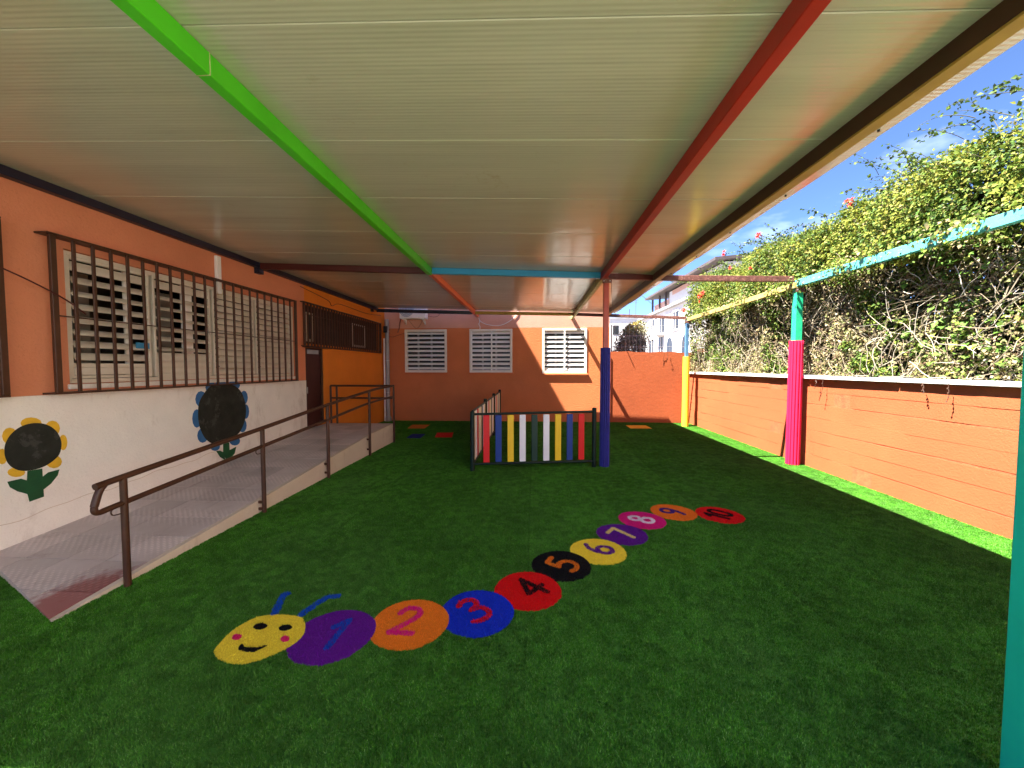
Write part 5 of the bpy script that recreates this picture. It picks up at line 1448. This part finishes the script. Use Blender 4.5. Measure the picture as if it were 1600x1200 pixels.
# shrub smothering a garden arch behind the end wall
sh = thing('garden_shrub', 'dry shrub arching over the rough end wall beside the back building', 'shrub', (3.2, 13.4, 0))
n = 5600
a = rng.uniform(0, math.pi, n); rr = np.sqrt(rng.uniform(0.45, 1.0, n))
px = 3.42 - 0.72 * np.cos(a) * rr + 0.12 * rng.normal(size=n) * 0.4; pz = 1.2 + 2.05 * np.sin(a) * rr
py = 13.4 + rng.normal(size=n) * 0.32
px = np.where(px > 3.75, 3.75 - rng.random(n) * 0.5, px)
c = np.stack([px, py, pz], 1)
hi = np.clip((pz - 2.65) / 0.5, 0, 1)[:, None]  # leaf colours paint a sunlit yellow top over a shaded grey front
col = pal(n, [(0.20, 0.19, 0.165), (0.27, 0.245, 0.21), (0.13, 0.13, 0.11)], [0.5, 0.3, 0.2]) * (1 - hi) + pal(n, [(0.34, 0.24, 0.06), (0.22, 0.22, 0.06)], [0.5, 0.5]) * hi
V, F_, C = leaf_mesh(c, unit(n) + np.array([0, 0, -0.4]), unit(n) + np.array([-0.3, -0.6, 0.3]), rng.uniform(0.04, 0.09, n), col)
tag(mesh_np('crown', V, F_, C, 'leaf', sh), kind='stuff')
pp = []
for i in range(70):
    p = Vector((random.uniform(2.9, 3.75), 13.4 + random.uniform(-0.3, 0.3), 0)); pts = [p.copy()]
    for s_ in range(6):
        p = p + Vector((random.uniform(-0.1, 0.1), random.uniform(-0.08, 0.08), random.uniform(0.38, 0.52))); pts.append(p.copy())
    pp.append(pts)
twig_mesh(pp, [0.008] * len(pp), [(0.26, 0.22, 0.19)] * len(pp), 'branch_tangle', sh)
# pale wire fence on the end wall
wf = thing('wire_fence', 'pale wire fence standing behind the rough end wall', 'fence', (3.6, 12.45, 0))
for x in (2.45, 3.62, 4.75):
    MB().tube([(x, 12.45, 0.0), (x, 12.45, 3.05)], 0.02, 8).build('post', 'galv', wf, True)
for z in (2.35, 2.7, 3.02):
    MB().tube([(2.45, 12.45, z), (4.75, 12.45, z)], 0.006, 6).build('wire', 'galv', wf)
for i in range(19):
    x = 2.55 + i * 0.115
    MB().tube([(x, 12.452, 2.2), (x, 12.452, 3.02)], 0.004, 5).build('wire', 'galv', wf)

# white two-storey house down the street
HX = 9.0
hs = thing('white_house', 'white house with arched door and setback attic seen beyond the end wall', 'house', (HX + 3, 27, 0))
hw_ = MB().box((HX, 19, -0.02), (HX + 8, 33.4, 5.62)); hw_.build('wall', 'house_white', hs)
MB().box((HX - 0.22, 18.9, 5.62), (HX + 8.1, 33.6, 5.80), 0.03).build('cornice', 'house_grey', hs)
MB().box((HX + 0.25, 19.5, 5.80), (HX + 7, 27.2, 6.85)).build('attic_wall', 'house_white', hs)
MB().box((HX + 0.20, 27.21, 5.80), (HX + 7, 30.3, 6.42)).build('attic_wall', 'house_terra', hs)
MB().box((HX + 0.23, 21.5, 6.55), (HX + 0.248, 26.6, 6.84)).build('attic_trim', 'house_terra', hs)
rfm = MB(); rfm.add([(HX - 0.35, 19.2, 6.86), (HX + 7.2, 19.2, 7.5), (HX + 7.2, 31.0, 7.5), (HX - 0.35, 31.0, 6.95), (HX - 0.35, 19.2, 7.0), (HX + 7.2, 19.2, 7.64), (HX + 7.2, 31.0, 7.64), (HX - 0.35, 31.0, 7.09)],
                    [(0, 1, 2, 3), (7, 6, 5, 4), (0, 4, 5, 1), (1, 5, 6, 2), (2, 6, 7, 3), (3, 7, 4, 0)])
rfm.build('roof', 'roof_dark', hs)
for yy_ in (27.6, 28.9, 30.6):
    MB().box((HX + 0.1, yy_, 5.80), (HX + 0.22, yy_ + 0.12, 6.94)).build('roof_post', 'roof_dark', hs)
def house_window(y, z, wd, ht, arched=False):
    poly = [(y - wd / 2, z), (y + wd / 2, z)]
    if arched: poly += [(y + wd / 2 * math.cos(t), z + ht - wd / 2 + wd / 2 * math.sin(t)) for t in np.linspace(0, math.pi, 10)]
    else: poly += [(y + wd / 2, z + ht), (y - wd / 2, z + ht)]
    o = MB().prism(poly, 'x', HX - 0.012, HX + 0.05).build('window', 'glass_dark', hs)
    f = MB(); f.box((HX - 0.06, y - wd / 2 - 0.12, z - 0.12), (HX - 0.001, y + wd / 2 + 0.12, z - 0.002)); f.build('window_sill', 'house_grey', o)
    if not arched:
        f = MB(); f.box((HX - 0.05, y - 0.03, z), (HX - 0.013, y + 0.03, z + ht)); f.box((HX - 0.05, y - wd / 2 - 0.08, z + ht), (HX - 0.001, y + wd / 2 + 0.08, z + ht + 0.1)); f.build('window_frame', 'house_white', o)
for (y, z, a, b_, ar) in ((30.1, 4.35, 0.95, 0.95, False), (27.9, 4.15, 1.0, 1.0, False), (25.2, 4.15, 0.9, 1.1, False), (26.3, 2.2, 1.05, 1.5, True), (28.0, 2.3, 0.9, 1.55, False), (30.1, 2.6, 1.5, 1.15, False), (32.3, 4.3, 0.7, 0.9, False), (23.6, 2.2, 1.05, 1.5, True), (22.6, 4.2, 0.9, 1.1, False), (32.2, 2.5, 0.9, 1.2, False)):
    house_window(y, z, a, b_, ar)
MB().box((HX - 0.55, 27.2, 3.93), (HX - 0.001, 28.6, 4.03)).build('balcony', 'house_grey', hs)
bl = MB()
for k in range(12): bl.box((HX - 0.54, 27.22 + 0.122 * k, 4.03), (HX - 0.52, 27.24 + 0.122 * k, 4.6))
bl.box((HX - 0.55, 27.2, 4.6), (HX - 0.51, 28.6, 4.64)); bl.build('balcony_railing', 'house_grey', hs)
MB().box((HX - 0.08, 29.25, -0.02), (HX - 0.001, 29.45, 5.61)).build('drainpipe', 'house_grey', hs)
# far pale building behind the shrub
fb_ = thing('far_building', 'pale low building far behind the dry shrub', 'building', (9, 44, 0))
MB().box((6.0, 42, -0.02), (22, 50, 6.9)).build('wall', 'house_white', fb_)
MB().box((5.9, 41.9, 6.9), (22.1, 50.1, 7.05)).build('roof', 'house_grey', fb_)
for x in (7.1, 8.4, 9.8):
    MB().box((x, 41.96, 5.2), (x + 0.6, 41.995, 6.2)).build('window', 'glass_dark', fb_)
for (x, y_, z0, z1, lab) in ((10.6, 44, 7.05, 8.2, 'short dark chimney pipe on the far pale building'), (11.05, 43, 7.05, 9.6, 'tall thin aerial mast on the far pale building')):
    b = MB().tube([(x, y_, z0), (x, y_, z1)], 0.05 if z1 < 9 else 0.03, 6)
    if z1 > 9:
        for k in range(4): b.tube([(x - 0.35, y_, z1 - 0.2 - 0.22 * k), (x + 0.35, y_, z1 - 0.2 - 0.22 * k)], 0.015, 4)
    tag(b.build('aerial' if z1 > 9 else 'chimney_pipe', 'roof_dark'), lab, 'aerial' if z1 > 9 else 'pipe')
